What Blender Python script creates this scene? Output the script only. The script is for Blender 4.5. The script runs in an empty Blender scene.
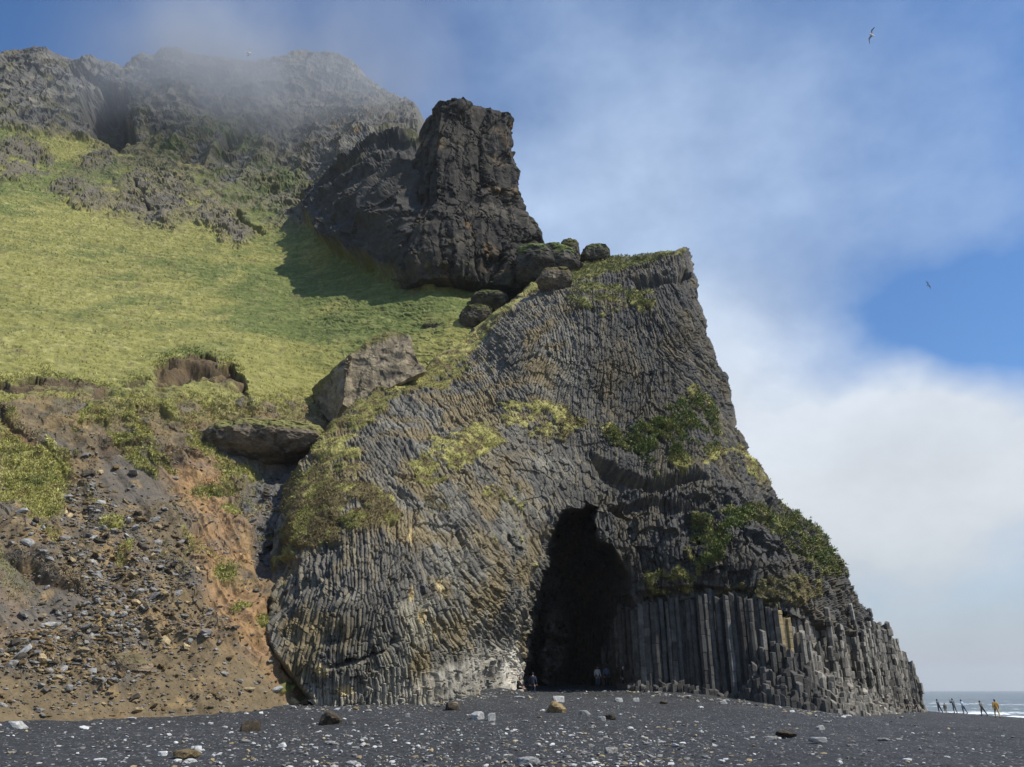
import bpy, bmesh, math, random
import numpy as np
from mathutils import Vector, Matrix

random.seed(7)
RS = np.random.RandomState(11)
STEP = 0.62            # target spacing of the rock meshes, in photo pixels at their distance

sc = bpy.context.scene
COL = sc.collection

# ------------------------------------------------------------------ camera
W0, H0, F = 1024.0, 767.0, 770.0
TH = math.radians(21.75)
CAM = np.array([0.0, 0.0, 1.6])
CT, ST = math.cos(TH), math.sin(TH)

def dirs(px, py):
    px = np.asarray(px, float); py = np.asarray(py, float)
    dx = (px - W0/2)/F; dy = (H0/2 - py)/F
    return np.stack([dx, CT - dy*ST, ST + dy*CT], -1)

def at(px, py, Y):
    d = dirs(px, py)
    return CAM + d*(np.asarray(Y, float)/d[..., 1])[..., None]

def project(P):
    q = np.asarray(P, float) - CAM
    zc = q[..., 1]*CT + q[..., 2]*ST
    yc = -q[..., 1]*ST + q[..., 2]*CT
    return W0/2 + F*q[..., 0]/zc, H0/2 - F*yc/zc

# ------------------------------------------------------------------ numeric helpers
def hsh(i, j, k, seed):
    n = (i.astype(np.int64)*73856093) ^ (j.astype(np.int64)*19349663) ^ (k.astype(np.int64)*83492791) ^ (seed*2654435761)
    n = n & 0xFFFFFFFF
    n = ((n ^ (n >> 15))*0x2C1B3C6D) & 0xFFFFFFFF
    n = ((n ^ (n >> 12))*0x297A2D39) & 0xFFFFFFFF
    n = n ^ (n >> 15)
    return (n & 0xFFFFFF)/float(0xFFFFFF)

def vnoise(P, seed=0):
    Pi = np.floor(P); f = P - Pi; Pi = Pi.astype(np.int64)
    u = f*f*f*(f*(f*6 - 15) + 10)
    r = 0
    for a in (0, 1):
        for b in (0, 1):
            for c in (0, 1):
                h = hsh(Pi[..., 0]+a, Pi[..., 1]+b, Pi[..., 2]+c, seed)
                r = r + h*(u[..., 0] if a else 1-u[..., 0])*(u[..., 1] if b else 1-u[..., 1])*(u[..., 2] if c else 1-u[..., 2])
    return r*2 - 1

def fbm(P, scale, octv=3, seed=0, gain=0.5, ridged=False):
    r = 0; a = 1.0; s = 0; Q = P*scale
    for o in range(octv):
        n = vnoise(Q, seed+o*17)
        if ridged: n = 1 - 2*np.abs(n)
        r = r + a*n; s += a; a *= gain; Q = Q*2.03 + 11.7
    return r/s

def vor3(P, seed=0, jit=0.85):
    """random value of the nearest cell, F1, F2"""
    Pi = np.floor(P).astype(np.int64)
    f1 = np.full(P.shape[:-1], 9.0); f2 = f1.copy(); cid = np.zeros(P.shape[:-1])
    gx = np.zeros(P.shape)
    for a in (-1, 0, 1):
        for b in (-1, 0, 1):
            for c in (-1, 0, 1):
                ia, ib, ic = Pi[..., 0]+a, Pi[..., 1]+b, Pi[..., 2]+c
                q = np.stack([ia + .5 + jit*(hsh(ia, ib, ic, seed)-.5), ib + .5 + jit*(hsh(ia, ib, ic, seed+1)-.5),
                              ic + .5 + jit*(hsh(ia, ib, ic, seed+2)-.5)], -1)
                dv = P - q
                d = np.sqrt((dv**2).sum(-1))
                near = d < f1
                f2 = np.where(near, f1, np.minimum(f2, d))
                cid = np.where(near, hsh(ia, ib, ic, seed+3), cid)
                gx = np.where(near[..., None], dv, gx)
                f1 = np.where(near, d, f1)
    return cid, f1, f2, gx

def sst(a, b, x):
    t = np.clip((x-a)/(b-a), 0, 1)
    return t*t*(3-2*t)

class TPS:
    def __init__(s, pts, vals, smooth=1e-4):
        s.p = np.array(pts, float); s.sc = np.abs(s.p).max(); s.p = s.p/s.sc
        n = len(s.p)
        K = s.k(((s.p[:, None]-s.p[None])**2).sum(-1)) + np.eye(n)*smooth
        A = np.zeros((n+3, n+3)); A[:n, :n] = K
        A[:n, n] = 1; A[:n, n+1:] = s.p; A[n, :n] = 1; A[n+1:, :n] = s.p.T
        s.w = np.linalg.solve(A, np.concatenate([np.array(vals, float), [0, 0, 0]]))
    def k(s, r2):
        return 0.5*r2*np.log(r2+1e-12)
    def __call__(s, x, y):
        x = np.asarray(x, float)/s.sc; y = np.asarray(y, float)/s.sc
        n = len(s.p); r = s.w[n] + s.w[n+1]*x + s.w[n+2]*y
        for i in range(n):
            r = r + s.w[i]*s.k((x-s.p[i, 0])**2 + (y-s.p[i, 1])**2)
        return r

def sdist(poly, x, y):
    """signed pixel distance to a polygon, positive inside"""
    d = np.full(np.shape(x), 1e9); ins = np.zeros(np.shape(x), bool)
    n = len(poly)
    for i in range(n):
        x0, y0 = poly[i]; x1, y1 = poly[(i+1) % n]
        ex, ey = x1-x0, y1-y0
        t = np.clip(((x-x0)*ex + (y-y0)*ey)/(ex*ex+ey*ey+1e-9), 0, 1)
        d = np.minimum(d, (x-x0-t*ex)**2 + (y-y0-t*ey)**2)
        if y0 != y1:
            c = ((y0 > y) != (y1 > y)) & (x < ex*(y-y0)/ey + x0)
            ins ^= c
    d = np.sqrt(d)
    return np.where(ins, d, -d)

def ldist(line, x, y):
    """distance to a polyline, and sign (positive below it in the photo)"""
    d = np.full(np.shape(x), 1e9)
    for (x0, y0), (x1, y1) in zip(line[:-1], line[1:]):
        ex, ey = x1-x0, y1-y0
        t = np.clip(((x-x0)*ex + (y-y0)*ey)/(ex*ex+ey*ey+1e-9), 0, 1)
        d = np.minimum(d, (x-x0-t*ex)**2 + (y-y0-t*ey)**2)
    return np.sqrt(d)

def mixc(a, b, t):
    return a*(1-t[..., None]) + np.asarray(b, float)*t[..., None]

# ------------------------------------------------------------------ object helpers
def tag(o, label=None, cat=None, group=None, kind=None):
    if label: o['label'] = label
    if cat: o['category'] = cat
    if group: o['group'] = group
    if kind: o['kind'] = kind
    return o

def empty(name, loc, rz=0):
    o = bpy.data.objects.new(name, None); COL.objects.link(o)
    o.location = loc; o.rotation_euler = (0, 0, rz); o.empty_display_size = .3
    return o

def mesh_np(name, V, faces, mats, parent=None, colors=None, smooth=False, midx=None):
    """faces: array (n,3|4) or list of arrays"""
    me = bpy.data.meshes.new(name)
    if not isinstance(faces, list): faces = [faces]
    faces = [np.asarray(f) for f in faces if len(f)]
    V = np.asarray(V, float)
    me.vertices.add(len(V)); me.vertices.foreach_set('co', V.astype(np.float32).ravel())
    loops = np.concatenate([f.ravel() for f in faces]); tot = np.concatenate([np.full(len(f), f.shape[1]) for f in faces])
    me.loops.add(len(loops)); me.loops.foreach_set('vertex_index', loops.astype(np.int32))
    me.polygons.add(len(tot))
    st = np.concatenate([[0], np.cumsum(tot)[:-1]])
    me.polygons.foreach_set('loop_start', st.astype(np.int32))
    if smooth: me.polygons.foreach_set('use_smooth', np.ones(len(tot), bool))
    else: me.polygons.foreach_set('use_smooth', np.zeros(len(tot), bool))
    if midx is not None: me.polygons.foreach_set('material_index', np.asarray(midx, np.int32))
    me.update(calc_edges=True); me.validate()
    if colors is not None:
        at_ = me.color_attributes.new('col', 'FLOAT_COLOR', 'POINT')
        c4 = np.ones((len(V), 4), np.float32); c4[:, :3] = colors
        at_.data.foreach_set('color', c4.ravel())
    for m in (mats if isinstance(mats, (list, tuple)) else [mats]): me.materials.append(m)
    o = bpy.data.objects.new(name, me); COL.objects.link(o)
    if parent: o.parent = parent
    return o

def grid_faces(valid):
    H, W = valid.shape
    idx = np.full((H, W), -1, np.int64); idx[valid] = np.arange(valid.sum())
    a, b, c, d = idx[:-1, :-1], idx[1:, :-1], idx[1:, 1:], idx[:-1, 1:]
    ok = (a >= 0) & (b >= 0) & (c >= 0) & (d >= 0)
    return idx, np.stack([a[ok], b[ok], c[ok], d[ok]], -1), ok

def skirt(V, Fq, back):
    """give the sheet a body: its border is carried back along 'back'(V)->V2"""
    e = np.concatenate([Fq[:, [0, 1]], Fq[:, [1, 2]], Fq[:, [2, 3]], Fq[:, [3, 0]]])
    key = np.sort(e, 1); k = key[:, 0]*(len(V)+1) + key[:, 1]
    u, inv, cnt = np.unique(k, return_inverse=True, return_counts=True)
    be = e[cnt[inv] == 1]
    bv = np.unique(be); mp = {}
    m = np.full(len(V), -1, np.int64); m[bv] = len(V) + np.arange(len(bv))
    V2 = back(V[bv])
    F2 = np.stack([be[:, 1], be[:, 0], m[be[:, 0]], m[be[:, 1]]], -1)
    return np.concatenate([V, V2]), np.concatenate([Fq, F2]), bv

def normals(P):
    gx = np.gradient(P, axis=1); gy = np.gradient(P, axis=0)
    n = np.cross(gy, gx); n /= np.linalg.norm(n, axis=-1, keepdims=True)+1e-9
    flip = (n*(P-CAM)).sum(-1) > 0
    n[flip] *= -1
    return n

# ------------------------------------------------------------------ materials
def mat(name, build):
    m = bpy.data.materials.new(name); m.use_nodes = True
    nt = m.node_tree; b = nt.nodes['Principled BSDF']
    b.inputs['Specular IOR Level'].default_value = 0.25
    build(nt, b); return m

def N(nt, t, **kw):
    n = nt.nodes.new(t)
    for k, v in kw.items():
        if k in n.inputs.keys(): n.inputs[k].default_value = v
        else: setattr(n, k, v)
    return n

def noise(nt, scale, detail=4, rough=.6, vec=None):
    n = N(nt, 'ShaderNodeTexNoise'); n.inputs['Scale'].default_value = scale
    n.inputs['Detail'].default_value = detail; n.inputs['Roughness'].default_value = rough
    if vec: nt.links.new(vec, n.inputs['Vector'])
    return n.outputs['Fac']

def math_(nt, op, a, b=None, c=None):
    n = N(nt, 'ShaderNodeMath', operation=op)
    for i, v in enumerate((a, b, c)):
        if v is None: continue
        if isinstance(v, (int, float)): n.inputs[i].default_value = v
        else: nt.links.new(v, n.inputs[i])
    return n.outputs[0]

def maprange(nt, v, a, b, c, d):
    n = N(nt, 'ShaderNodeMapRange'); nt.links.new(v, n.inputs[0])
    for i, x in enumerate((a, b, c, d)): n.inputs[i+1].default_value = x
    return n.outputs[0]

def vmul(nt, col, fac):
    n = N(nt, 'ShaderNodeVectorMath', operation='SCALE')
    nt.links.new(col, n.inputs[0]); nt.links.new(fac, n.inputs['Scale'])
    return n.outputs[0]

def bump(nt, b, h, strength, dist):
    n = N(nt, 'ShaderNodeBump'); n.inputs['Strength'].default_value = strength; n.inputs['Distance'].default_value = dist
    nt.links.new(h, n.inputs['Height']); nt.links.new(n.outputs[0], b.inputs['Normal'])

def attr_mat(name, s1=3.0, s2=14.0, lo=.6, hi=1.4, bs=.6, bd=.12, rough=.9):
    def f(nt, b):
        a = N(nt, 'ShaderNodeAttribute', attribute_name='col')
        g = N(nt, 'ShaderNodeNewGeometry').outputs['Position']
        n1 = noise(nt, s1, 5, .7, g); n2 = noise(nt, s2, 4, .7, g)
        k = math_(nt, 'MULTIPLY', maprange(nt, n1, .3, .7, lo, hi), maprange(nt, n2, .3, .7, (1+lo)/2, (1+hi)/2))
        nt.links.new(vmul(nt, a.outputs['Color'], k), b.inputs['Base Color'])
        b.inputs['Roughness'].default_value = rough
        bump(nt, b, math_(nt, 'ADD', n1, n2), bs, bd)
    return mat(name, f)

def noise_mat(name, c1, c2, scale=3.0, rough=.9, bs=.5, bd=.05, c3=None, metal=0):
    def f(nt, b):
        tc = N(nt, 'ShaderNodeTexCoord').outputs['Object']
        oi = N(nt, 'ShaderNodeObjectInfo')
        add = N(nt, 'ShaderNodeVectorMath', operation='ADD'); nt.links.new(tc, add.inputs[0])
        cmb = N(nt, 'ShaderNodeCombineXYZ'); nt.links.new(math_(nt, 'MULTIPLY', oi.outputs['Random'], 57.0), cmb.inputs[0])
        nt.links.new(cmb.outputs[0], add.inputs[1]); v = add.outputs[0]
        n1 = noise(nt, scale, 6, .65, v)
        r = N(nt, 'ShaderNodeValToRGB'); nt.links.new(n1, r.inputs[0])
        r.color_ramp.elements[0].position = .36; r.color_ramp.elements[0].color = (*c1, 1)
        r.color_ramp.elements[1].position = .64; r.color_ramp.elements[1].color = (*c2, 1)
        if c3:
            e = r.color_ramp.elements.new(.5); e.color = (*c3, 1)
        k = maprange(nt, oi.outputs['Random'], 0, 1, .75, 1.25)
        nt.links.new(vmul(nt, r.outputs[0], k), b.inputs['Base Color'])
        b.inputs['Roughness'].default_value = rough
        bump(nt, b, math_(nt, 'ADD', n1, noise(nt, scale*6, 4, .7, v)), bs, bd)
    return mat(name, f)

M_rock = attr_mat('basalt', 2.2, 11, .62, 1.38, .55, .10)
M_hill = attr_mat('turf_and_scree', 1.4, 7, .74, 1.26, .5, .16)
M_column = attr_mat('column_basalt', 1.6, 9, .55, 1.45, .5, .05)
M_boulder_col = attr_mat('mossy_rock', 1.5, 8, .6, 1.4, .7, .10)
M_stone_pale = noise_mat('pale_stone', (.36, .35, .33), (.66, .65, .62), 3.0)
M_stone_grey = noise_mat('grey_stone', (.11, .105, .095), (.34, .32, .29), 3.0)
M_stone_tan = noise_mat('tan_stone', (.22, .16, .08), (.48, .38, .22), 3.0)
M_stone_dark = noise_mat('dark_stone', (.045, .038, .03), (.12, .10, .075), 3.0)
M_stone_brown = noise_mat('brown_stone', (.10, .065, .03), (.24, .17, .08), 3.5)

def f_sand(nt, b):
    g = N(nt, 'ShaderNodeNewGeometry').outputs['Position']
    n0 = noise(nt, .12, 4, .6, g); n1 = noise(nt, 1.3, 5, .65, g); n2 = noise(nt, 9, 5, .75, g)
    v = N(nt, 'ShaderNodeTexVoronoi'); v.inputs['Scale'].default_value = 16; nt.links.new(g, v.inputs['Vector'])
    cr = N(nt, 'ShaderNodeSeparateColor'); nt.links.new(v.outputs['Color'], cr.inputs[0])
    peb = maprange(nt, cr.outputs[0], .0, 1.0, .55, 1.45)
    pale = maprange(nt, cr.outputs[1], .955, .98, 0, 1)
    k = math_(nt, 'MULTIPLY', math_(nt, 'MULTIPLY', maprange(nt, n0, .3, .7, .8, 1.2), maprange(nt, n1, .3, .7, .75, 1.25)), math_(nt, 'MULTIPLY', maprange(nt, n2, .3, .7, .7, 1.3), peb))
    rgb = N(nt, 'ShaderNodeRGB'); rgb.outputs[0].default_value = (.041, .042, .0435, 1)
    mx = N(nt, 'ShaderNodeMix', data_type='RGBA'); nt.links.new(pale, mx.inputs[0])
    nt.links.new(vmul(nt, rgb.outputs[0], k), mx.inputs[6]); mx.inputs[7].default_value = (.26, .26, .25, 1)
    nt.links.new(mx.outputs[2], b.inputs['Base Color']); b.inputs['Roughness'].default_value = .85
    h = math_(nt, 'ADD', math_(nt, 'MULTIPLY', n1, 2.0), math_(nt, 'ADD', n2, math_(nt, 'MULTIPLY', v.outputs['Distance'], -.6)))
    bump(nt, b, h, .8, .06)
M_sand = mat('black_sand', f_sand)

def f_sea(nt, b):
    g = N(nt, 'ShaderNodeNewGeometry').outputs['Position']
    mp = N(nt, 'ShaderNodeMapping'); nt.links.new(g, mp.inputs[0]); mp.inputs['Rotation'].default_value = (0, 0, math.radians(28)); mp.inputs['Scale'].default_value = (.25, 1, 1)
    n1 = noise(nt, .16, 6, .65, mp.outputs[0]); n2 = noise(nt, 1.1, 5, .7, mp.outputs[0])
    a = N(nt, 'ShaderNodeAttribute', attribute_name='col')
    sp = N(nt, 'ShaderNodeSeparateColor'); nt.links.new(a.outputs['Color'], sp.inputs[0])
    foam = math_(nt, 'ADD', sp.outputs[0], math_(nt, 'MULTIPLY', math_(nt, 'SUBTRACT', n2, .5), 1.6))
    foam = maprange(nt, foam, .45, .62, 0, 1)
    mx = N(nt, 'ShaderNodeMix', data_type='RGBA'); nt.links.new(foam, mx.inputs[0])
    mx.inputs[6].default_value = (.10, .13, .14, 1); mx.inputs[7].default_value = (.80, .82, .82, 1)
    nt.links.new(mx.outputs[2], b.inputs['Base Color'])
    nt.links.new(maprange(nt, foam, 0, 1, .28, .9), b.inputs['Roughness'])
    b.inputs['Specular IOR Level'].default_value = .5
    bump(nt, b, math_(nt, 'ADD', math_(nt, 'MULTIPLY', n1, 3), n2), .9, .5)
M_sea = mat('sea_water', f_sea)

# ------------------------------------------------------------------ beach
bp = []
for px, py, Y in [(0, 767, 18.5), (300, 767, 18.5), (512, 767, 18.5), (700, 767, 18.5), (1024, 767, 18.3), (0, 722, 36), (150, 716, 41), (300, 703.5, 48),
                  (380, 704, 49), (440, 702, 52), (500, 688, 63), (533, 696, 65.5), (598, 687, 73), (640, 690, 69), (700, 693, 67), (770, 704, 65.5), (830, 712.5, 67),
                  (870, 712.5, 80), (908, 711.5, 95), (923, 711.5, 102), (941, 712.5, 110), (960, 713.5, 103), (983, 716, 98), (997, 717.8, 84), (1024, 720, 88),
                  (1100, 728, 70), (720, 725, 40), (900, 735, 35)]:
    P = at(px, py, Y); bp.append(tuple(P))
bp += [(0, 0, 0), (-25, 0, .2), (25, 0, -.2), (0, -40, 0), (-60, 30, .8), (-60, -30, .5), (60, -30, -1.6), (55, 20, -1.2),
       (72, 98, -2.1), (60, 122, -2.3), (95, 75, -2.7), (80, 130, -4), (45, 140, -2.5), (20, 100, 1), (-20, 100, 1.5), (120, 60, -4.5)]
beach_t = TPS([(p[0], p[1]) for p in bp], [p[2] for p in bp], 1e-5)
def beach_z(x, y):
    z = beach_t(x, y)
    z = np.clip(z, -9, 3.5)
    P = np.stack([np.asarray(x, float), np.asarray(y, float), np.zeros(np.shape(x))], -1)
    return z + .07*fbm(P, .22, 3, 5) + .02*fbm(P, 1.5, 2, 6)
def on_beach(px, py):
    """ground point seen at a photo position"""
    d = dirs(px, py); Ys = np.linspace(12, 125, 900)
    P = CAM + d*(Ys/d[1])[:, None]
    z = beach_z(P[:, 0], P[:, 1])
    k = np.argmax(P[:, 2] < z) if (P[:, 2] < z).any() else len(Ys)-1
    return np.array([P[k, 0], P[k, 1], z[k]])

rr = np.concatenate([np.linspace(1.5, 12, 20), np.geomspace(12.3, 130, 420), np.geomspace(135, 420, 24)])
aa = np.concatenate([np.linspace(-180, -48, 60)[:-1], np.linspace(-48, 48, 760), np.linspace(48, 180, 60)[1:]])
A, R = np.meshgrid(np.radians(aa), rr)
X, Yg = R*np.sin(A), R*np.cos(A)
Z = beach_z(X, Yg)
P3 = np.stack([X, Yg, np.zeros_like(X)], -1)
near = (R < 135) & (np.abs(A) < math.radians(49))
Z = Z + np.where(near, .05*fbm(P3*np.array([.35, 1, 1]), .9, 2, 8) + .035*fbm(P3, 3.2, 2, 9) + .02*fbm(P3, 8, 2, 10), 0)
PB = np.stack([X, Yg, Z], -1)
idx, fq, ok = grid_faces(np.ones(X.shape, bool))
fan = np.stack([np.full(len(aa)-1, len(PB.reshape(-1, 3))), idx[0, :-1], idx[0, 1:]], -1)
Vb = np.concatenate([PB.reshape(-1, 3), [[0, 0, float(beach_z(0., 0.))]]])
tag(mesh_np('beach', Vb, [fq, fan], M_sand, smooth=True), 'black volcanic sand beach strewn with pebbles', kind='structure')

# ------------------------------------------------------------------ sea
SEA = -1.75
rr = np.concatenate([np.linspace(40, 400, 330), np.geomspace(405, 9000, 40)])
aa = np.linspace(10, 100, 420)
A, R = np.meshgrid(np.radians(aa), rr)
X, Yg = R*np.sin(A), R*np.cos(A)
P3 = np.stack([X*.35 + Yg*.1, Yg*1.0 - X*.25, np.zeros_like(X)], -1)
fade = 1 - sst(300, 900, R)
Z = SEA + fade*(.16*fbm(P3, .25, 3, 21) + .10*fbm(P3, .7, 2, 22, ridged=True))
bz = np.clip(beach_t(X, Yg), -9, 3)
depth = SEA - bz
foam = 1 - sst(.05, 1.15, depth)
foam = foam + .8*sst(.2, .5, fbm(P3, .10, 3, 25, ridged=True) + .15)*(1-sst(1.2, 5, depth)) + .6*sst(.5, .75, fbm(P3, .09, 3, 29, ridged=True))*(1-sst(150, 600, R))
c = np.zeros(X.shape+(3,)); c[..., 0] = np.clip(foam, 0, 1.2)
Z = Z + .25*np.clip(foam, 0, 1)*fbm(P3, .9, 2, 26)
idx, fq, ok = grid_faces(np.ones(X.shape, bool))
tag(mesh_np('sea', np.stack([X, Yg, Z], -1).reshape(-1, 3), fq, M_sea, colors=c.reshape(-1, 3), smooth=True), 'grey sea with white surf beyond the black beach', kind='structure')

# ------------------------------------------------------------------ the hillside
hc = [(-260, 740, 29), (0, 724, 36), (150, 718, 41), (300, 706, 47.5), (450, 715, 62), (-260, 560, 38), (0, 610, 41), (80, 610, 44), (150, 600, 47), (250, 600, 50), (280, 680, 47.2), (230, 680, 44.5), (250, 535, 55.5), (0, 480, 49),
      (80, 480, 53), (150, 480, 57), (250, 480, 61.5), (300, 520, 60), (330, 470, 67), (400, 500, 80), (-260, 410, 50), (0, 380, 60), (100, 388, 63), (200, 375, 70), (250, 400, 69), (240, 430, 67),
      (325, 420, 75), (420, 372, 83), (480, 325, 90), (530, 292, 97), (560, 270, 101), (600, 262, 104), (-260, 220, 112), (0, 180, 128), (0, 280, 92),
      (120, 235, 118), (200, 235, 120), (300, 235, 122), (400, 284, 98.5), (470, 280, 99.5), (350, 325, 91), (430, 320, 90), (395, 185, 109), (345, 215, 117), (370, 262, 104), (315, 265, 113), (200, 300, 97), (0, 135, 146), (-260, 120, 150),
      (100, 155, 150), (200, 190, 138), (310, 190, 142), (270, 150, 156), (0, 118, 158), (-260, 40, 185), (0, 50, 176), (120, 140, 157), (110, 100, 168), (200, 50, 183),
      (300, 45, 184), (300, 100, 172), (420, 100, 180), (455, 120, 160), (520, 300, 105), (520, 420, 95), (600, 420, 110)]
hillT = TPS([(a, b) for a, b, _ in hc], [c for _, _, c in hc], 2e-4)
sky_line = [(-260, 30), (-150, 52), (-60, 40), (0, 47), (18, 44), (32, 43), (50, 47), (70, 50), (88, 51), (97, 54), (110, 55), (120, 58), (130, 51), (142, 49), (152, 51), (160, 46), (172, 45),
            (184, 48), (196, 50), (225, 50), (250, 52), (262, 50), (280, 48), (291, 43), (303, 43), (315, 47), (330, 48), (345, 55), (360, 63), (368, 72), (384, 82), (398, 88), (413, 97), (424, 112),
            (426, 140), (440, 200), (540, 258), (600, 268), (610, 420), (560, 600), (440, 745), (-260, 800)]
gx = np.arange(-220, 612, STEP*1.25); gy = np.arange(34, 760, STEP*1.25)
PX, PY = np.meshgrid(gx, gy)
YD = hillT(PX, PY)
Pw = at(PX, PY, YD)
# noise-bent photo coordinates so that borders of soils and turf wander
wob = fbm(Pw, .35, 4, 31); wob2 = fbm(Pw, .35, 4, 37)
nx = PX + 9*wob; ny = PY + 7*wob2
fine = fbm(Pw, 1.6, 3, 41); fine2 = fbm(Pw, .9, 3, 43)
inside = sdist(sky_line, PX + 1.2*fine, PY + 2.2*fine2 + 1.5*wob) > 0

def reg(poly, soft=6, bx=None, by=None):
    return sst(-soft, soft, sdist(poly, nx if bx is None else bx, ny if by is None else by))
crag = reg([(-300, 0), (500, 0), (560, 240), (430, 165), (380, 190), (335, 178), (325, 205), (300, 200), (255, 195), (215, 185), (205, 165), (180, 160), (150, 140), (128, 147), (105, 146), (60, 136), (0, 128), (-300, 120)], 5)
brown = .9*reg([(60, 178), (100, 150), (128, 145), (205, 120), (260, 130), (320, 190), (325, 225), (290, 232), (250, 215), (205, 225), (150, 228), (105, 212), (70, 200)], 8, PX + 12*wob + 7*fine2, PY + 9*wob2 + 5*fine)*sst(-.5, .05, fbm(Pw, .25, 3, 93))
out = np.zeros_like(PX)
for poly in ([(115, 215), (128, 190), (136, 172), (160, 168), (188, 182), (192, 205), (170, 229), (152, 226), (140, 218)],
             [(190, 215), (205, 200), (225, 206), (240, 222), (262, 232), (245, 243), (222, 240), (212, 230)],
             [(-220, 150), (0, 140), (30, 137), (48, 150), (60, 165), (48, 176), (20, 182), (0, 172), (-220, 180)],
             [(48, 192), (75, 180), (105, 190), (118, 204), (95, 209), (70, 204)],
             [(270, 200), (300, 198), (330, 205), (335, 228), (300, 226), (285, 215)], [(88, 150), (118, 148), (112, 170), (82, 176)],
             [(306, 205), (330, 178), (372, 164), (412, 160), (430, 180), (430, 286), (402, 284), (372, 270), (336, 250), (312, 228)]):
    out = np.maximum(out, sst(-.45, .0, fine2 + wob)*reg(poly, 5, PX + 12*wob + 7*fine2, PY + 9*wob2 + 5*fine))
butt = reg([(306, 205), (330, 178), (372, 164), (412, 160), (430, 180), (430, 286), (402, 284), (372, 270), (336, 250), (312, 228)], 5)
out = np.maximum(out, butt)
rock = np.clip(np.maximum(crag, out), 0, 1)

# landslip scarps: the turf above stands proud, a cut of bare soil under it
scarps = [([(-220, 360), (-100, 378), (0, 377), (12, 382), (28, 376), (48, 376), (70, 380), (92, 386), (108, 390)], 26, 1.5, 1),
          ([(122, 388), (135, 383), (150, 379), (152, 379)], 12, 1.1, 1),
          ([(155, 368), (166, 363), (180, 358), (193, 353), (208, 355), (220, 362), (232, 366), (241, 372), (247, 380), (250, 389), (248, 398)], 44, 2.6, 1),
          ([(-120, 400), (0, 410), (18, 424), (30, 438), (46, 448), (56, 466), (66, 476)], 30, 1.6, .8),
          ([(98, 445), (118, 444), (140, 440), (150, 435)], 20, 1.1, .8), ([(165, 425), (185, 428), (198, 428)], 12, .9, .8),
          ([(165, 452), (185, 456), (200, 460)], 12, .8, .5), ([(130, 405), (150, 410), (168, 409)], 7, .8, .9),
          ([(-200, 520), (0, 555), (20, 562), (50, 575), (75, 588)], 14, .9, .5), ([(205, 485), (220, 498), (235, 505), (245, 503)], 8, .9, .5),
          ([(255, 535), (270, 540), (282, 538)], 6, .6, .4), ([(60, 570), (75, 585), (88, 600)], 8, .6, .4), ([(115, 640), (122, 650), (120, 668)], 10, .9, .3)]
soil = np.zeros_like(PX); push = np.zeros_like(PX); brow = np.zeros_like(PX)
for line, h, dep, s in scarps:
    xs = [p[0] for p in line]; ys = [p[1] for p in line]
    h = h*.62; dep = dep*.6*(.25+1.1*sst(-.35, .45, fbm(Pw, .35, 3, 78))); jx = PX + 4*fine2; jy = PY + 4.0*fine + 4.5*fbm(Pw, .6, 3, 77) + 7*wob
    yl = np.interp(jx, xs, ys)
    m = sst(xs[0]-6, xs[0]+6, jx)*(1-sst(xs[-1]-5, xs[-1]+7, jx))
    dy = jy - yl
    prof = sst(-.2, 2.0, dy)*(1 - sst(h*.35, h*1.15, dy))*m
    push = np.maximum(push, prof*dep)
    soil = np.maximum(soil, sst(-.5, 1.0, dy)*(1-sst(h*.5, h*1.2, dy + 6*fine))*m*s)
    brow = np.maximum(brow, sst(-7, -1.5, dy)*(1-sst(-1, 0, dy))*m)

# turf cover
low = sst(392, 440, ny + 14*fine2)            # towards the scree
turf = (1-rock)*(1-low)
dg = (PX + PY*1.0)                 # streaks run down the fall line
st = fbm(np.stack([(PX*.9 + PY*-.75)*.05, (PX*.5+PY*.6)*.012, PX*0], -1), 1.0, 4, 51)
turf = np.maximum(turf, (1-rock)*(1-sst(470, 640, ny))*sst(.06, .2, st + .12*(1-sst(60, 200, PX)) - .04 + .32*fine2 + .12*fine - sst(440, 560, ny)*.22)*(1-sst(190, 300, nx)))
turf = turf*(1-soil*.97)*(1 - sst(385, 410, ny)*sst(-.0, .2, fbm(Pw, .45, 4, 167) + .25*fine)*.95)
for (cx, cy, rx, ry) in [(215, 495, 22, 10), (232, 512, 12, 6), (262, 626, 9, 7), (242, 612, 10, 5), (222, 575, 14, 8), (235, 470, 25, 6), (268, 532, 10, 4), (107, 530, 14, 7), (125, 560, 6, 14), (28, 478, 40, 30), (45, 505, 20, 18), (287, 690, 10, 5), (0, 450, 22, 8)]:
    turf = np.maximum(turf, sst(1.15, .75, np.hypot((nx-cx)/rx, (ny-cy)/ry) + .25*fine))
orange = sst(-.75, .1, fbm(Pw, .45, 4, 62))*reg([(170, 458), (215, 462), (228, 490), (240, 530), (262, 560), (270, 600), (268, 630), (300, 690), (288, 696), (255, 660), (225, 628), (205, 590), (192, 555), (196, 520), (160, 480)], 14)
orange = np.maximum(orange, .8*reg([(-60, 405), (0, 412), (22, 436), (40, 455), (60, 470), (35, 465), (0, 440)], 5))
orange = np.maximum(orange, .25*sst(.25, .5, fbm(Pw, .5, 3, 61))*sst(440, 500, ny))
dsand = reg([(98, 448), (150, 442), (185, 470), (170, 510), (120, 515), (95, 490)], 8)
dsand = np.maximum(dsand, reg([(-220, 560), (0, 552), (40, 572), (92, 600), (70, 625), (0, 640), (-220, 640)], 7))
gully = reg([(250, 470), (300, 455), (335, 440), (330, 480), (290, 520), (285, 590), (262, 580), (255, 530), (240, 500)], 8)
fan_ = reg([(-240, 690), (-20, 668), (40, 690), (100, 700), (130, 690), (140, 650), (175, 640), (230, 650), (310, 690), (320, 760), (-240, 780)], 8)

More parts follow.
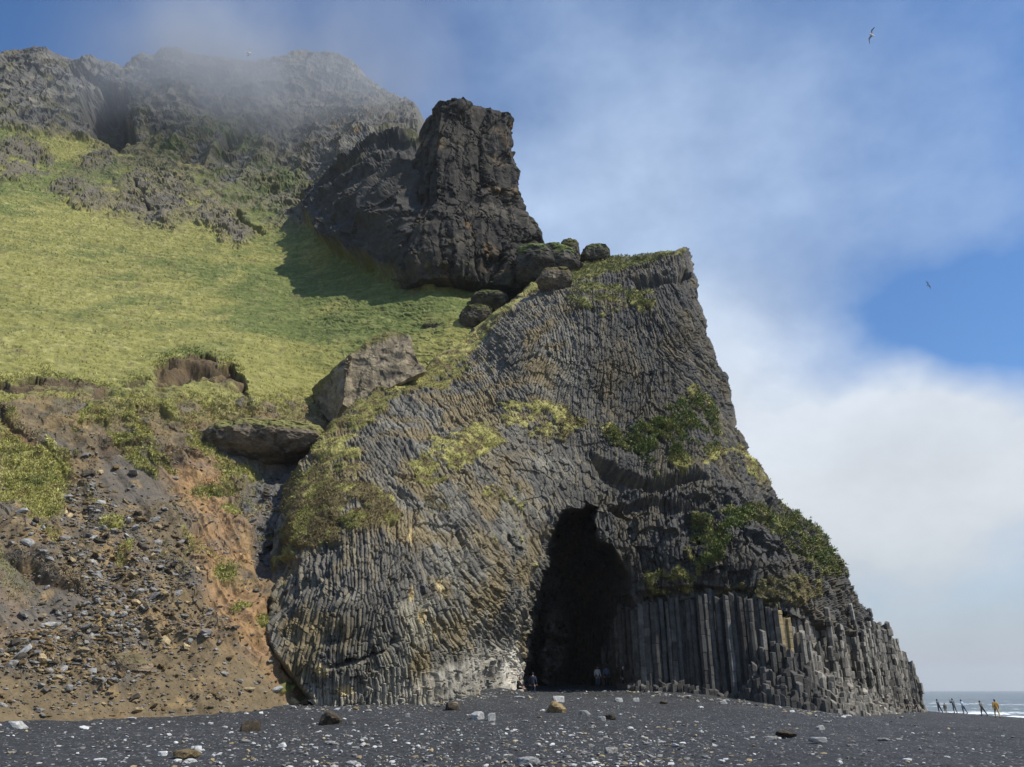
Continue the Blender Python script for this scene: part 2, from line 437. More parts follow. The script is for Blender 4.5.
col = np.zeros(PX.shape+(3,))
n5 = fbm(Pw, .12, 3, 71); n6 = fbm(Pw, 3.0, 3, 73)
base = np.array([.140, .108, .066])
col[:] = base
col = mixc(col, (.195, .140, .072), sst(-.2, .4, fbm(Pw, .8, 3, 63)))
col = mixc(col, (.112, .100, .082), .8*sst(.0, .35, fbm(Pw, .55, 4, 65)))
col = mixc(col, (.11, .095, .075), dsand)
col = mixc(col, (.10, .10, .10), gully*.85)
col = mixc(col, (.145, .108, .060), fan_)
col = mixc(col, (.31, .185, .085), orange*.8)
tz = sst(.3, .6, fine2+.3*n6)
col = mixc(col, (.34, .23, .10), tz*.45*(1-rock)*low)
gcol = mixc(np.broadcast_to(np.array([.205, .195, .056]), col.shape).copy(), (.105, .128, .034), sst(-.2, .45, n5 + .35*fine2 + .5*sst(120, 330, PX)*(1-sst(300, 380, PY)) - .35*sst(300, 200, PX) + .5*(1-sst(180, 225, PY)) - .35*sst(330, 400, PY)))
strk = fbm(np.stack([Pw[..., 0]*.8, Pw[..., 2]*2.2, Pw[..., 1]*.2], -1), 1.0, 4, 81, gain=.7)
gcol = mixc(gcol, (.37, .34, .14), sst(-.1, .5, strk)*.5*(.55+.45*sst(330, 150, PX)))
terr = fbm(np.stack([Pw[..., 0]*.16, Pw[..., 2]*1.9 + 1.2*wob, Pw[..., 1]*.1], -1), 1.0, 3, 82, ridged=True)
gcol = mixc(gcol, (.085, .10, .032), .55*sst(.25, .6, terr)*sst(-.3, .3, n5 + .4*wob2))
gcol = mixc(gcol, (.14, .10, .05), .55*sst(.42, .6, fbm(Pw, .5, 4, 84)))
gcol = mixc(gcol, (.12, .10, .045), .7*sst(.3, .55, fine2)*sst(395, 425, PY))
gcol = mixc(gcol, (.14, .085, .04), .6*sst(.35, .5, fbm(Pw, 2.2, 2, 83))*sst(360, 410, PY))
rcol = mixc(np.broadcast_to(np.array([.105, .10, .088]), col.shape).copy(), (.20, .18, .135), sst(.0, .5, fbm(Pw, .45, 4, 85)))
rcol = mixc(rcol, (.10, .085, .045), .6*sst(.1, .5, fbm(Pw, .25, 3, 87)))
rcol = mixc(rcol, (.30, .19, .07), sst(.35, .6, fbm(Pw, .3, 3, 89))*reg([(345, 100), (400, 130), (395, 190), (345, 195), (320, 130)], 12))
rcol = mixc(rcol, (.135, .115, .08), np.clip(out-butt, 0, 1)*.7)
rcol = mixc(rcol, (.045, .042, .038), butt*.8)  # dark buttress rock, spread down-left to stand in for the tower's shadow too
col = mixc(col, (.075, .048, .026), soil*.8)
col = mixc(col, (.14, .098, .05), soil*.5*sst(0, .4, fine2))
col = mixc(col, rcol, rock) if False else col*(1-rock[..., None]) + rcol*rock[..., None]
bcol = mixc(np.broadcast_to(np.array([.13, .115, .07]), col.shape).copy(), (.09, .11, .04), sst(-.1, .4, fine2+n5))
bm = brown*(1-out)
col = col*(1-bm[..., None]) + bcol*bm[..., None]
turf = turf*(1-bm)
ledge = crag*sst(.2, .6, fbm(Pw, .22, 4, 91) + .35*sst(150, 210, PY))*.75
tt = np.clip(np.maximum(turf, ledge), 0, 1)
gc2 = mixc(gcol, (.10, .092, .045), crag*.8)
col = col*(1-tt[..., None]) + gc2*tt[..., None]
col *= (1+.18*fine)[..., None]

# relief
Nn = normals(Pw)
vc, f1, f2, gv = vor3(Pw*.42 + .4*np.stack([fine, fine2, wob], -1), 101)
blk = (vc-.5) + .55*(gv*np.stack([hsh((vc*1e6).astype(np.int64), (vc*7e5).astype(np.int64), (vc*3e5).astype(np.int64), 5)-.5]*1 + [vc-.5, .5-vc], -1)).sum(-1)
vc2, g1, g2, gv2 = vor3(Pw*1.1 + .25*np.stack([fine, fine2, wob], -1), 111)
ridg = fbm(Pw, .09, 4, 121, ridged=True)
cstr = fbm(np.stack([Pw[..., 0]*.9 + Pw[..., 2]*.3, Pw[..., 2]*.22, Pw[..., 1]*.4], -1), 1.3, 3, 131, ridged=True)
rdisp = 2.8*ridg + 3.0*fbm(Pw, .035, 2, 124) + .75*blk + .2*(vc2-.5) + .08*cstr + .3*fine2
odisp = .95*fbm(Pw, .14, 4, 123, ridged=True) + .7*blk + .2*(vc2-.5) + .5
run = fbm(np.stack([(PX*.9 - PY*.62)*.045, (PX*.5+PY*.6)*.006, PX*0], -1), 1.0, 4, 147, ridged=True)
sd = .42*run*(1-fan_*.8)*sst(425, 480, PY) + .35*fbm(Pw, .5, 4, 141) + .16*(vc2-.5)*(1-fan_*.8)*(1-dsand*.8) + .10*fine + .75*(1-fan_)*(1-dsand)*fbm(Pw, .28, 4, 143, ridged=True)
sd = sd + .16*fan_*fbm(np.stack([Pw[..., 0]*1.0+Pw[..., 2]*.6, Pw[..., 2]*.1, Pw[..., 1]*.1], -1), .8, 2, 145)
gd = .30*fbm(Pw, .18, 3, 151) + .10*fbm(np.stack([Pw[..., 0]*.8, Pw[..., 2]*1.6, Pw[..., 1]*.4], -1), 1.0, 3, 153) + .16*fine
tus = (sst(0, .5, fbm(Pw, 1.2, 2, 155))*.3 + .6*sst(-.1, .5, fbm(Pw, .5, 3, 156)))*sst(380, 410, PY)
gd = gd - .14*sst(.25, .6, terr)
disp = crag*rdisp + np.clip(out-crag, 0, 1)*odisp + (1-rock)*(turf*(gd+tus+.12) + (1-turf)*sd)
disp += butt*(1.6 + 3.0*fbm(Pw, .10, 3, 125, ridged=True)) + bm*.9*fbm(Pw, .2, 4, 157, ridged=True)
disp -= push
# dark recess in the crags, gullies
rec = reg([(82, 96), (105, 84), (122, 92), (128, 118), (132, 140), (116, 147), (96, 138), (86, 120)], 7)
disp -= rec*12 + 3*reg([(52, 68), (80, 66), (105, 78), (118, 88), (95, 84), (70, 76)], 3)
disp -= 3.5*np.exp(-(ldist([(262, 122), (240, 138), (222, 150)], nx, ny)/3.0)**2)
disp -= 2.5*np.exp(-(ldist([(236, 216), (250, 226), (262, 232)], nx, ny)/2.0)**2) + 1.5*np.exp(-(ldist([(134, 182), (140, 196), (150, 212)], nx, ny)/1.6)**2)
disp -= gully*1.2
edge = np.clip(sdist(sky_line[:34], PX, PY) if False else sdist(sky_line, PX, PY), 0, 9)
disp = np.where(PY < 140, disp*(.25+.75*sst(0, 9, edge)), disp)
Pd = Pw + Nn*disp[..., None]
Pd[..., 1] += 7*(1-np.sqrt(1-(1-edge/9)**2))*(PY < 140)
HILL = dict(P=Pd, col=col, N=None, px0=gx[0], py0=gy[0], st=STEP*1.25, turf=turf, brow=brow, low=low, crag=crag, inside=inside, soil=soil, dsand=dsand, fan=fan_, orange=orange, gully=gully, rock=rock)

kind = np.where(crag > .5, 2, np.where((PY + 5*wob2 > np.interp(PX, [-220, 0, 110, 155, 200, 250, 300, 420], [372, 380, 389, 372, 420, 440, 440, 450])), 0, 1))
idx, fq, ok = grid_faces(inside)
kf = kind[:-1, :-1][ok]
Vh = Pd[inside]; Ch = col[inside]
bordpts = None
for k, (nm, lb) in enumerate([('scree_slope', 'steep brown and orange scree slope with broken turf'), ('grassy_hillside', 'steep yellow green grass slope under the crags'), ('mountain_crag', 'dark craggy mountain cliffs wrapped in mist')]):
    f = fq[kf == k]
    u, inv = np.unique(f, return_inverse=True)
    V = Vh[u]; f = inv.reshape(f.shape); cc = Ch[u]
    if k == 2:
        V2, F2, bv = skirt(V, f, lambda v: v + np.array([0, 60, -6]))
        cc = np.concatenate([cc, cc[bv]]); V, f = V2, F2
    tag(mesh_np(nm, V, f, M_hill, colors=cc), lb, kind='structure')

def hill_at(px, py):
    j = int(round((px-HILL['px0'])/HILL['st'])); i = int(round((py-HILL['py0'])/HILL['st']))
    i = min(max(i, 1), HILL['P'].shape[0]-2); j = min(max(j, 1), HILL['P'].shape[1]-2)
    return i, j

# ------------------------------------------------------------------ the sea cliff
cl = [(262, 708, 45.5), (320, 706, 47), (380, 707, 48.5), (430, 706, 51), (480, 697, 58.5), (505, 688, 65), (518, 684, 69.5), (530, 690, 73),
      (265, 640, 48.5), (272, 560, 53), (280, 500, 58), (305, 455, 62), (350, 405, 68), (400, 372, 76), (425, 366, 79),
      (350, 600, 46.8), (330, 660, 46.5), (400, 660, 48.5), (350, 500, 53.5), (430, 600, 50.5), (430, 500, 57), (400, 440, 62), (430, 420, 66.5), (500, 600, 58.5), (500, 500, 62), (522, 600, 63.5), (538, 550, 64), (560, 505, 66), (520, 640, 66.5),
      (480, 400, 70), (560, 400, 72), (560, 450, 68.5), (600, 470, 69), (480, 335, 86), (500, 330, 80), (530, 285, 94), (545, 310, 82), (560, 265, 98), (575, 290, 85), (620, 256, 98), (600, 300, 80), (688, 247, 93), (680, 262, 87),
      (640, 290, 82), (640, 330, 78.5), (640, 400, 75), (690, 330, 80), (705, 330, 85), (680, 400, 77), (700, 440, 75.5), (733, 430, 84), (600, 500, 67.8), (640, 500, 70), (670, 450, 74), (700, 480, 71.5), (745, 460, 80), (775, 500, 81.5), (720, 500, 71), (680, 520, 68.5), (740, 505, 72.5),
      (700, 525, 67.8), (760, 530, 69), (760, 508, 74), (800, 530, 76), (830, 560, 81), (845, 590, 85), (700, 560, 66.8), (650, 580, 68), (600, 540, 67.2), (640, 610, 68.6), (700, 600, 67.2), (750, 560, 66.6), (750, 600, 66.4), (790, 612, 65.8), (790, 570, 68.5), (830, 600, 75), (870, 625, 86), (900, 650, 95), (915, 680, 100),
      (812, 640, 66.5), (860, 650, 79.5), (640, 690, 68), (700, 695, 66.5), (770, 705, 65), (830, 714, 67), (870, 714, 80.5), (908, 714, 95.5), (924, 712, 103)]
cliffT = TPS([(a, b) for a, b, _ in cl], [c for _, _, c in cl], 2e-4)
OUT = [(316, 708), (303, 694), (288, 676), (272, 654), (264, 630), (268, 600), (272, 560), (276, 525), (284, 490), (298, 466), (318, 440), (338, 418), (365, 396), (392, 378), (410, 372), (424, 369), (440, 352), (458, 338), (478, 326), (500, 309), (522, 292),
       (538, 276), (556, 266), (575, 260), (600, 257), (625, 257), (650, 254), (668, 251), (680, 248), (687, 246), (691, 254), (693, 268), (697, 280), (699, 300), (705, 318), (708, 335), (715, 350), (718, 365), (727, 378), (730, 392), (733, 408),
       (736, 422), (742, 432), (747, 444), (748, 457), (758, 462), (765, 474), (773, 488), (781, 504), (795, 512), (812, 524), (820, 537), (828, 548), (838, 563), (846, 572), (849, 585), (857, 600), (866, 610), (872, 620), (882, 630), (893, 640), (901, 652), (909, 664),
       (914, 678), (919, 690), (925, 712), (925, 740), (316, 740)]
CAVE = [(521, 735), (521, 668), (523, 640), (527, 610), (533, 585), (540, 556), (546, 534), (552, 518), (563, 508), (582, 503), (598, 508), (592, 526), (600, 542), (612, 549), (622, 566), (634, 590), (641, 612), (643, 650), (643, 735)]
COLO = [(640, 614), (660, 604), (690, 598), (720, 596), (752, 598), (775, 606), (800, 618), (830, 628), (860, 634), (885, 648), (905, 668), (920, 700), (930, 760), (636, 760)]
gx = np.arange(250, 932, STEP); gy = np.arange(240, 738, STEP)
PX, PY = np.meshgrid(gx, gy)
YD = cliffT(PX, PY)
Pw = at(PX, PY, YD)
w1 = fbm(Pw, .35, 3, 201); w2 = fbm(Pw, .35, 3, 203); fine = fbm(Pw, 1.8, 3, 205); fine2 = fbm(Pw, .8, 3, 207)
nx = PX + 6*w1; ny = PY + 6*w2
inside = sdist(OUT, PX + 3.6*fine2 + 1.8*fine, PY + 2.0*fbm(Pw, .9, 3, 209) + 1.0*w1) > 0

# direction field of the columns -> two scalar fields, across and along
dcp = [(270, 640, 68), (275, 600, 66), (320, 600, 78), (300, 660, 75), (350, 560, 92), (345, 640, 84), (400, 590, 100), (395, 540, 95), (420, 560, 108), (400, 640, 108), (400, 690, 92), (340, 690, 90), (480, 680, 95), (440, 540, 125), (480, 580, 130), (500, 620, 128), (450, 620, 115),
       (430, 480, 122), (470, 520, 126), (520, 600, 118), (540, 470, 120), (500, 450, 132), (540, 520, 112), (400, 470, 125), (420, 430, 132), (480, 380, 128), (500, 340, 135), (530, 320, 128), (530, 360, 60), (545, 385, 70), (510, 400, 120), (560, 330, 108), (600, 330, 92), (640, 340, 106),
       (680, 320, 120), (690, 370, 132), (620, 400, 86), (580, 400, 84), (650, 400, 95), (560, 440, 100), (600, 500, 95), (660, 480, 88), (720, 480, 92), (650, 540, 102), (690, 560, 90), (580, 600, 92), (800, 560, 90), (720, 420, 115), (880, 650, 90), (640, 660, 90), (320, 480, 100), (330, 520, 96)]
cs = 5.0
cxs = np.arange(245, 940, cs); cys = np.arange(235, 745, cs)
CX, CY = np.meshgrid(cxs, cys)
num = 0; den = 0
for x, y, a in dcp:
    wgt = 1/(((CX-x)**2 + (CY-y)**2)**1.3 + 60)
    num = num + wgt*np.exp(2j*math.radians(a)); den = den + wgt
ang = np.angle(num/den)/2
tx, ty = np.cos(ang), -np.sin(ang)       # photo y runs down
flip = ty > 0; tx = np.where(flip, -tx, tx); ty = np.where(flip, -ty, ty)
ox, oy = -ty, tx
wid = 3.4 - .7*sst(600, 480, CY)*sst(400, 470, CX) + 1.6*sst(560, 640, CX)*sst(470, 520, CY)
def bil(f, x, y):
    u = np.clip((x-cxs[0])/cs, 0, len(cxs)-1.001); v = np.clip((y-cys[0])/cs, 0, len(cys)-1.001)
    i = u.astype(int); j = v.astype(int); u -= i; v -= j
    return (f[j, i]*(1-u) + f[j, i+1]*u)*(1-v) + (f[j+1, i]*(1-u) + f[j+1, i+1]*u)*v
dcx = np.array([q[0] for q in dcp], float); dcy = np.array([q[1] for q in dcp], float)
jx = PX + 14*w1 + 5*fine2; jy = PY + 14*w2 + 5*fine
best = np.full(PX.shape, 1e9); pid = np.zeros(PX.shape, int)
for k_ in range(len(dcp)):
    dd_ = (jx-dcx[k_])**2 + (jy-dcy[k_])**2
    m_ = dd_ < best; best = np.where(m_, dd_, best); pid = np.where(m_, k_, pid)
fr, fi = np.cos(2*ang), np.sin(2*ang)
def dirat(x, y):
    return np.arctan2(bil(fi, x, y), bil(fr, x, y))/2
pang = np.radians([q[2] for q in dcp])
ptx, pty = np.cos(pang), -np.sin(pang)
kap = dirat(dcx + ptx*22, dcy + pty*22) - dirat(dcx - ptx*22, dcy - pty*22)
kap = ((kap + math.pi/2) % math.pi - math.pi/2)/44*1.3
widp = bil(wid, dcx, dcy)
lx, ly = PX-dcx[pid], PY-dcy[pid]
ls = lx*ptx[pid] + ly*pty[pid]; lu = lx*(-pty[pid]) + ly*ptx[pid]
lu = lu + .5*kap[pid]*ls*ls
Aa = lu/widp[pid] + pid*131 + .42*fine2 + .5*w1; Ab = ls/30.0 + .2*w2
ci = np.floor(Aa); ct = Aa - ci
z0 = np.zeros_like(ci)
r1 = hsh(ci, z0, z0, 301); bb = Ab*(1+.8*hsh(ci, z0, z0, 302)) + 7*r1
si = np.floor(bb); stf = bb - si
r2 = hsh(ci, si, z0, 303); r3 = hsh(ci, si, z0, 304); r4 = hsh(ci, si, z0, 305)
prof = 1 - np.abs(2*ct-1)**3.0
colm = prof*.42 + (ct-.5)*(r3-.5)*1.1 + (r2-.5)*.95
colm -= .5*np.exp(-((stf)/.05)**2) + .3*(r2 > .93)
# groups of columns that stand forward or have fallen away
grp = fbm(np.stack([Aa*.11, Ab*.8, z0], -1), 1.0, 3, 311)
gst = np.round(grp*3.2 + .6*(hsh(np.floor(Aa*.24), z0, z0, 307)-.5))/3.2

turfc = np.zeros_like(PX)
def regc(poly, soft=5): return sst(-soft, soft, sdist(poly, nx, ny))
# turf, by where it grows
T = [([(255, 540), (300, 545), (290, 590), (262, 600)], .5), ([(470, 470), (520, 480), (535, 560), (515, 600), (490, 560)], .42), ([(400, 480), (470, 470), (480, 500), (430, 520)], .5), ([(315, 445), (350, 405), (395, 375), (425, 368), (470, 330), (530, 285), (575, 258), (620, 250), (686, 245), (680, 256), (650, 266), (610, 276), (575, 290), (553, 276), (540, 290), (505, 318), (480, 345), (470, 372), (440, 395), (415, 392), (395, 402), (372, 425), (352, 452), (330, 470), (300, 480)], 1.0),
     ([(280, 480), (330, 440), (365, 450), (360, 480), (390, 505), (398, 520), (350, 545), (310, 552), (285, 545)], 1.05),
     ([(405, 470), (430, 440), (470, 430), (490, 415), (508, 445), (480, 462), (450, 478), (425, 490)], .95),
     ([(495, 402), (560, 405), (590, 425), (560, 445), (500, 435)], .8),
     ([(560, 300), (580, 285), (640, 290), (660, 300), (650, 318), (600, 320)], .75),
     ([(580, 415), (620, 430), (650, 418), (690, 380), (715, 400), (725, 440), (735, 455), (700, 470), (660, 478), (610, 450)], .72),
     ([(725, 440), (748, 450), (770, 490), (755, 485), (735, 465)], .9),
     ([(690, 520), (720, 508), (755, 504), (790, 508), (825, 540), (845, 575), (820, 580), (790, 560), (760, 530), (735, 535), (720, 560), (700, 575), (685, 550)], .82),
     ([(640, 570), (680, 560), (700, 575), (690, 600), (650, 605)], .75),
     ([(690, 590), (740, 580), (790, 575), (840, 585), (820, 600), (780, 612), (740, 600)], .85)]
for poly, s in T: turfc = np.maximum(turfc, s*regc(poly, 5))
tn = fbm(Pw, .55, 4, 321)
turfm = sst(.46, .70, turfc*.82 + .55*tn + .32*fine + .25*fbm(Pw*np.array([.6, .6, 2.2]), .8, 3, 323) - .05)
cave = sdist(CAVE, PX + 5*w1 + 6*fine2*sst(560, 580, PX) + 2*fine, PY + 5*w2 + 8*fbm(Pw, .5, 3, 325)*sst(560, 580, PX))
cavm = sst(0, 5, cave)
colo = sst(0, 4, sdist(COLO, PX, PY))
over = regc([(545, 520), (575, 505), (600, 512), (640, 500), (690, 510), (690, 545), (650, 575), (640, 610), (625, 590), (612, 560), (595, 540), (575, 528)], 6)

Nn = normals(Pw)
colmask = np.ones_like(PX)*(1-.85*turfm)
colmask *= 1 - .55*regc([(500, 420), (560, 430), (610, 480), (600, 505), (560, 505), (540, 545), (530, 600), (500, 560), (470, 500)], 14)
vc, f1, f2, gv = vor3(Pw*.55 + .35*np.stack([fine2, w1, w2], -1), 331)
vc2, g1, g2, gv2 = vor3(Pw*np.array([1.7, 1.7, 1.1]) + .2*np.stack([fine, fine2, w1], -1), 341)
ridg = fbm(Pw, .12, 4, 351, ridged=True)
blocky = np.clip(cavm + regc([(600, 480), (800, 500), (900, 640), (780, 620), (640, 610), (600, 540)], 10), 0, 1)
pc, _, _, _ = vor3(Pw*.24 + .5*np.stack([w1, w2, w1], -1) + .12*fine2[..., None], 381)
disp = .42*ridg + .38*(pc-.5)*(1-.6*turfm) + .30*fbm(Pw, .5, 3, 353) + (.265*colm + .20*gst)*colmask + .06*fine
disp += blocky*(.9*(vc-.5) + .5*(vc2-.5)) + (1-blocky)*.22*(vc2-.5)*(1-turfm)
disp += turfm*(.25 + .22*tn + .10*fine2)
# overhangs and steps seen in the face
disp -= .9*np.exp(-(ldist([(330, 664), (365, 655), (385, 650), (400, 641), (412, 644), (425, 655), (450, 652)], nx + 5*fine2, ny + 7*fine2)/1.6)**2)*sst(-.3, .3, w1+fine2)
disp -= 1.6*regc([(590, 455), (640, 478), (700, 474), (705, 482), (650, 492), (600, 480)], 3) + 1.2*regc([(610, 510), (668, 500), (700, 508), (690, 516), (640, 520)], 3)
disp -= 1.6*regc([(630, 284), (650, 276), (690, 272), (692, 278), (655, 288), (640, 294)], 2)
disp += .35*over
disp -= 2.8*colo*sst(800, 840, PX)
disp -= .8*regc([(640, 590), (700, 585), (755, 590), (755, 598), (700, 596), (640, 612)], 3)
# rounding at the silhouette and at the foot of the side that faces away
edge = np.clip(sdist(OUT, PX, PY), 0, 7)
rnd = (1-np.sqrt(1-(1-edge/7)**2))
Pd = Pw + Nn*disp[..., None]*np.clip(edge/3, .25, 1)[..., None]
Rd = dirs(PX, PY); Rd = Rd/Rd[..., 1:2]
dep = rnd*2.2*(PY < 700) + cavm*(3.5 + 9.5*sst(0, 12, cave) + 3*sst(10, 50, cave))*(1 - .88*sst(572, 640, PX)*sst(520, 600, PY)) + colo*2.6*(1-sst(800, 840, PX))
lft = regc([(255, 470), (300, 470), (292, 520), (290, 570), (268, 590), (255, 600)], 6)
dep = dep + 2.2*lft
lump = cavm*regc([(523, 620), (560, 600), (572, 640), (565, 700), (523, 710)], 10)
dep = dep - 10.0*lump*sst(6, 22, cave)*(.75+.5*fine2)
dep = dep + cavm*2.2*(vc-.5)
Pd = Pd + Rd*dep[..., None]

# colours of the rock, with some light and shade painted in below
c = np.broadcast_to(np.array([.118, .108, .088]), Pw.shape).copy()
c = mixc(c, (.21, .195, .155), sst(-.2, .5, fbm(Pw, .3, 4, 361))*(1-sst(560, 640, PX))*.9)
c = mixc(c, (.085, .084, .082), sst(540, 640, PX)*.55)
c = mixc(c, (.21, .18, .12), (r4 > .82)*.55*(1-blocky))
c = mixc(c, (.055, .055, .055), (r4 < .2)*.5)
c = mixc(c, (.20, .15, .07), .7*sst(-.15, .35, fbm(Pw, .4, 4, 363) + .25*regc([(490, 540), (520, 560), (520, 620), (490, 600)], 15))*(1-sst(560, 640, PX)*.6))
c = mixc(c, (.36, .33, .27), .65*regc([(300, 690), (340, 680), (400, 682), (460, 660), (500, 640), (518, 640), (525, 690), (500, 720), (300, 720)], 7)*sst(-.5, .3, fine2+.3))
c = mixc(c, (.58, .54, .46), .75*regc([(494, 668), (512, 640), (522, 662), (524, 692), (500, 700)], 5))
c = mixc(c, (.33, .30, .22), .6*regc([(395, 600), (425, 600), (440, 640), (410, 650)], 6))
for (x, y, rx, ry) in [(410, 592, 3, 10), (324, 670, 7, 7), (420, 618, 5, 8), (440, 590, 3, 10), (412, 538, 3, 8), (434, 636, 3, 7), (345, 690, 8, 6)]:
    c = mixc(c, (.46, .36, .18), sst(1.3, .6, np.hypot((nx-x)/rx, (ny-y)/ry) + .5*fine)*.9)
tc = mixc(np.broadcast_to(np.array([.16, .15, .045]), c.shape).copy(), (.32, .29, .10), sst(-.1, .5, fine2 + fbm(Pw, .15, 2, 371) + .2))
tc = mixc(tc, (.115, .085, .042), sst(-.05, .25, fbm(Pw, 1.3, 3, 373) + .35*regc([(280, 470), (365, 480), (395, 520), (340, 560), (280, 550)], 10) - .05)*.85)
grn = regc([(600, 440), (650, 400), (715, 400), (715, 450), (640, 470)], 6) + regc([(680, 530), (740, 508), (760, 506), (820, 530), (850, 580), (800, 565), (760, 520), (720, 570)], 6) + .5*sst(480, 560, PX)*sst(330, 290, PY)
tc = mixc(tc, (.075, .105, .03), np.clip(grn, 0, 1)*.75*sst(-.3, .1, fbm(Pw, .9, 3, 375)))
tc = mixc(tc, (.15, .12, .06), .7*regc([(690, 590), (740, 580), (790, 575), (840, 585), (820, 610), (740, 605)], 6) + 0*PX)
turfk = turfm
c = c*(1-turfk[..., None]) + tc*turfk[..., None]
c = mixc(c, (.075, .068, .056), cavm*.6)  # cave interior darkened: shade painted into the rock colour
c = mixc(c, (.15, .135, .11), lump*.8)  # paler lump: faint light inside the cave painted in
c *= (1 + .2*fine)[..., None]
c *= (1 - .30*sst(520, 620, PX)*(1-turfk))[..., None]  # right side darker: slate tone, plus weaker ambient light put into the colour

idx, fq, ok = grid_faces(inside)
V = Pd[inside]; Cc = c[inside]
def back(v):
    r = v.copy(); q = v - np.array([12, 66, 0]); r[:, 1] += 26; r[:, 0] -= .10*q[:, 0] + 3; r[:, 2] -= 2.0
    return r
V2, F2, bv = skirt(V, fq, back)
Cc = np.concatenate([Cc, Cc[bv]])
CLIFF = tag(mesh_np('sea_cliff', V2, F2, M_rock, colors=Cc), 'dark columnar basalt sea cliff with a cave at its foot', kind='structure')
CL = dict(P=Pd, col=c, inside=inside, turf=turfm, px0=gx[0], py0=gy[0], st=STEP, grn=grn, PX=PX, PY=PY)

# ------------------------------------------------------------------ basalt columns (real prisms, cracked across)
HEXW = .47
def prism(cx, cy, zb, zt, w, rot, rs, loose=0.0):
    """hexagonal column in stacked, slightly shifted drums"""
    V = []; Fc = []; Cn = []
    k = 6 if rs.rand() < .7 else 5
    rad = w/2*(1+.12*rs.randn(k).clip(-1, 1)); an = rot + np.arange(k)*2*math.pi/k + .12*rs.randn(k)
    z = zb; tint = .8 + .5*rs.rand(); warm = rs.rand()
    base = np.array([.072, .067, .058])*tint  # kept dark: part of the colonnade's deep shade is in this tone
    while z < zt - .05:
        h = min(zt - z, rs.uniform(.5, 1.7)*(1-.45*loose)); z1 = z + h
        if zt - z1 < .25: z1 = zt
        ox_, oy_ = rs.randn(2)*(.012+.06*loose); s = 1 + rs.randn()*(.025+.10*loose)
        b = len(V); bev = min(.045, (z1-z)*.25)
        tilt = rs.randn(2)*.22 if z1 >= zt-1e-6 else (0, 0)
        for zz, sc_ in ((z, .90), (z+bev, 1), (z1-bev, 1), (z1, .88)):
            for a, r in zip(an, rad):
                x = cx+ox_+math.cos(a)*r*s*sc_; y = cy+oy_+math.sin(a)*r*s*sc_
                dz = ((x-cx)*tilt[0] + (y-cy)*tilt[1])*8*w if zz > z+bev*1.5 else 0
                V.append((x, y, zz+dz*.4))
        for l in range(3):
            for i in range(k):
                j = (i+1) % k
                Fc.append((b+l*k+i, b+l*k+j, b+(l+1)*k+j, b+(l+1)*k+i))
        Fc.append(tuple(b+3*k+i for i in range(k)))
        cc_ = base*max(.4, 1+(.15+.2*loose)*rs.randn())
        Cn += [cc_]*(4*k)
        z = z1
    return V, Fc, Cn

def mesh_list(name, V, Fc, Cn, m, parent=None):
    me = bpy.data.meshes.new(name); me.from_pydata([tuple(v) for v in V], [], Fc); me.update()
    a = me.color_attributes.new('col', 'FLOAT_COLOR', 'POINT')
    c4 = np.ones((len(V), 4), np.float32); c4[:, :3] = np.array(Cn); a.data.foreach_set('color', c4.ravel())
    me.materials.append(m)
    o = bpy.data.objects.new(name, me); COL.objects.link(o); o.parent = parent
    return o

front = [(606, 689, 77.5), (618, 690, 73.8), (628, 690, 71.0), (640, 690, 68.2), (670, 692, 67.3), (700, 694, 66.7), (735, 699, 66.0), (770, 704, 65.2), (792, 708, 64.8), (815, 712, 65.6), (830, 713, 67.4), (850, 713, 73.5), (870, 712.5, 80), (890, 712, 87.5), (908, 711.5, 95), (919, 711.5, 101)]
FP = np.array([at(*p)[:2] for p in front]); FPX = np.array([p[0] for p in front])
topx = [604, 614, 625, 640, 660, 690, 720, 752, 775, 800, 830, 860, 885, 905, 920]
topy = [650, 622, 604, 604, 601, 595, 592, 594, 602, 612, 626, 634, 650, 668, 697]
rs = np.random.RandomState(5)
cols_ = {}
sx, sy = HEXW*.93, HEXW*.81
x0, x1, y0_, y1_ = FP[:, 0].min()-4, FP[:, 0].max()+4, FP[:, 1].min()-5, FP[:, 1].max()+5
def hexc(i, j): return (x0 + i*sx + (j % 2)*sx/2, y0_ + j*sy)
found = []
for j in range(int((y1_-y0_)/sy)):
    for i in range(int((x1-x0)/sx)):
        cx, cy = hexc(i, j)
        d = 1e9
        for s in range(len(FP)-1):
            a, b = FP[s], FP[s+1]; e = b-a
            t = ((cx-a[0])*e[0] + (cy-a[1])*e[1])/(e@e)
            tc_ = min(max(t, 0), 1); q = a+e*tc_
            dd = math.hypot(cx-q[0], cy-q[1])
            if dd < abs(d):
                sg = 1 if (e[0]*(cy-a[1]) - e[1]*(cx-a[0])) > 0 else -1
                d = dd*sg; pxx = FPX[s] + (FPX[s+1]-FPX[s])*tc_
                endcap = (s == 0 and t < 0) or (s == len(FP)-2 and t > 1)
        if endcap and abs(d) > .6: continue
        if -3.2 < d < 2.9: found.append((cx, cy, d, pxx, i, j))
gz = beach_z(np.array([f[0] for f in found]), np.array([f[1] for f in found]))
colony = []; ckey = {}; fset = {(f[4], f[5]): g_ for f, g_ in zip(found, gz) if f[2] > 0}
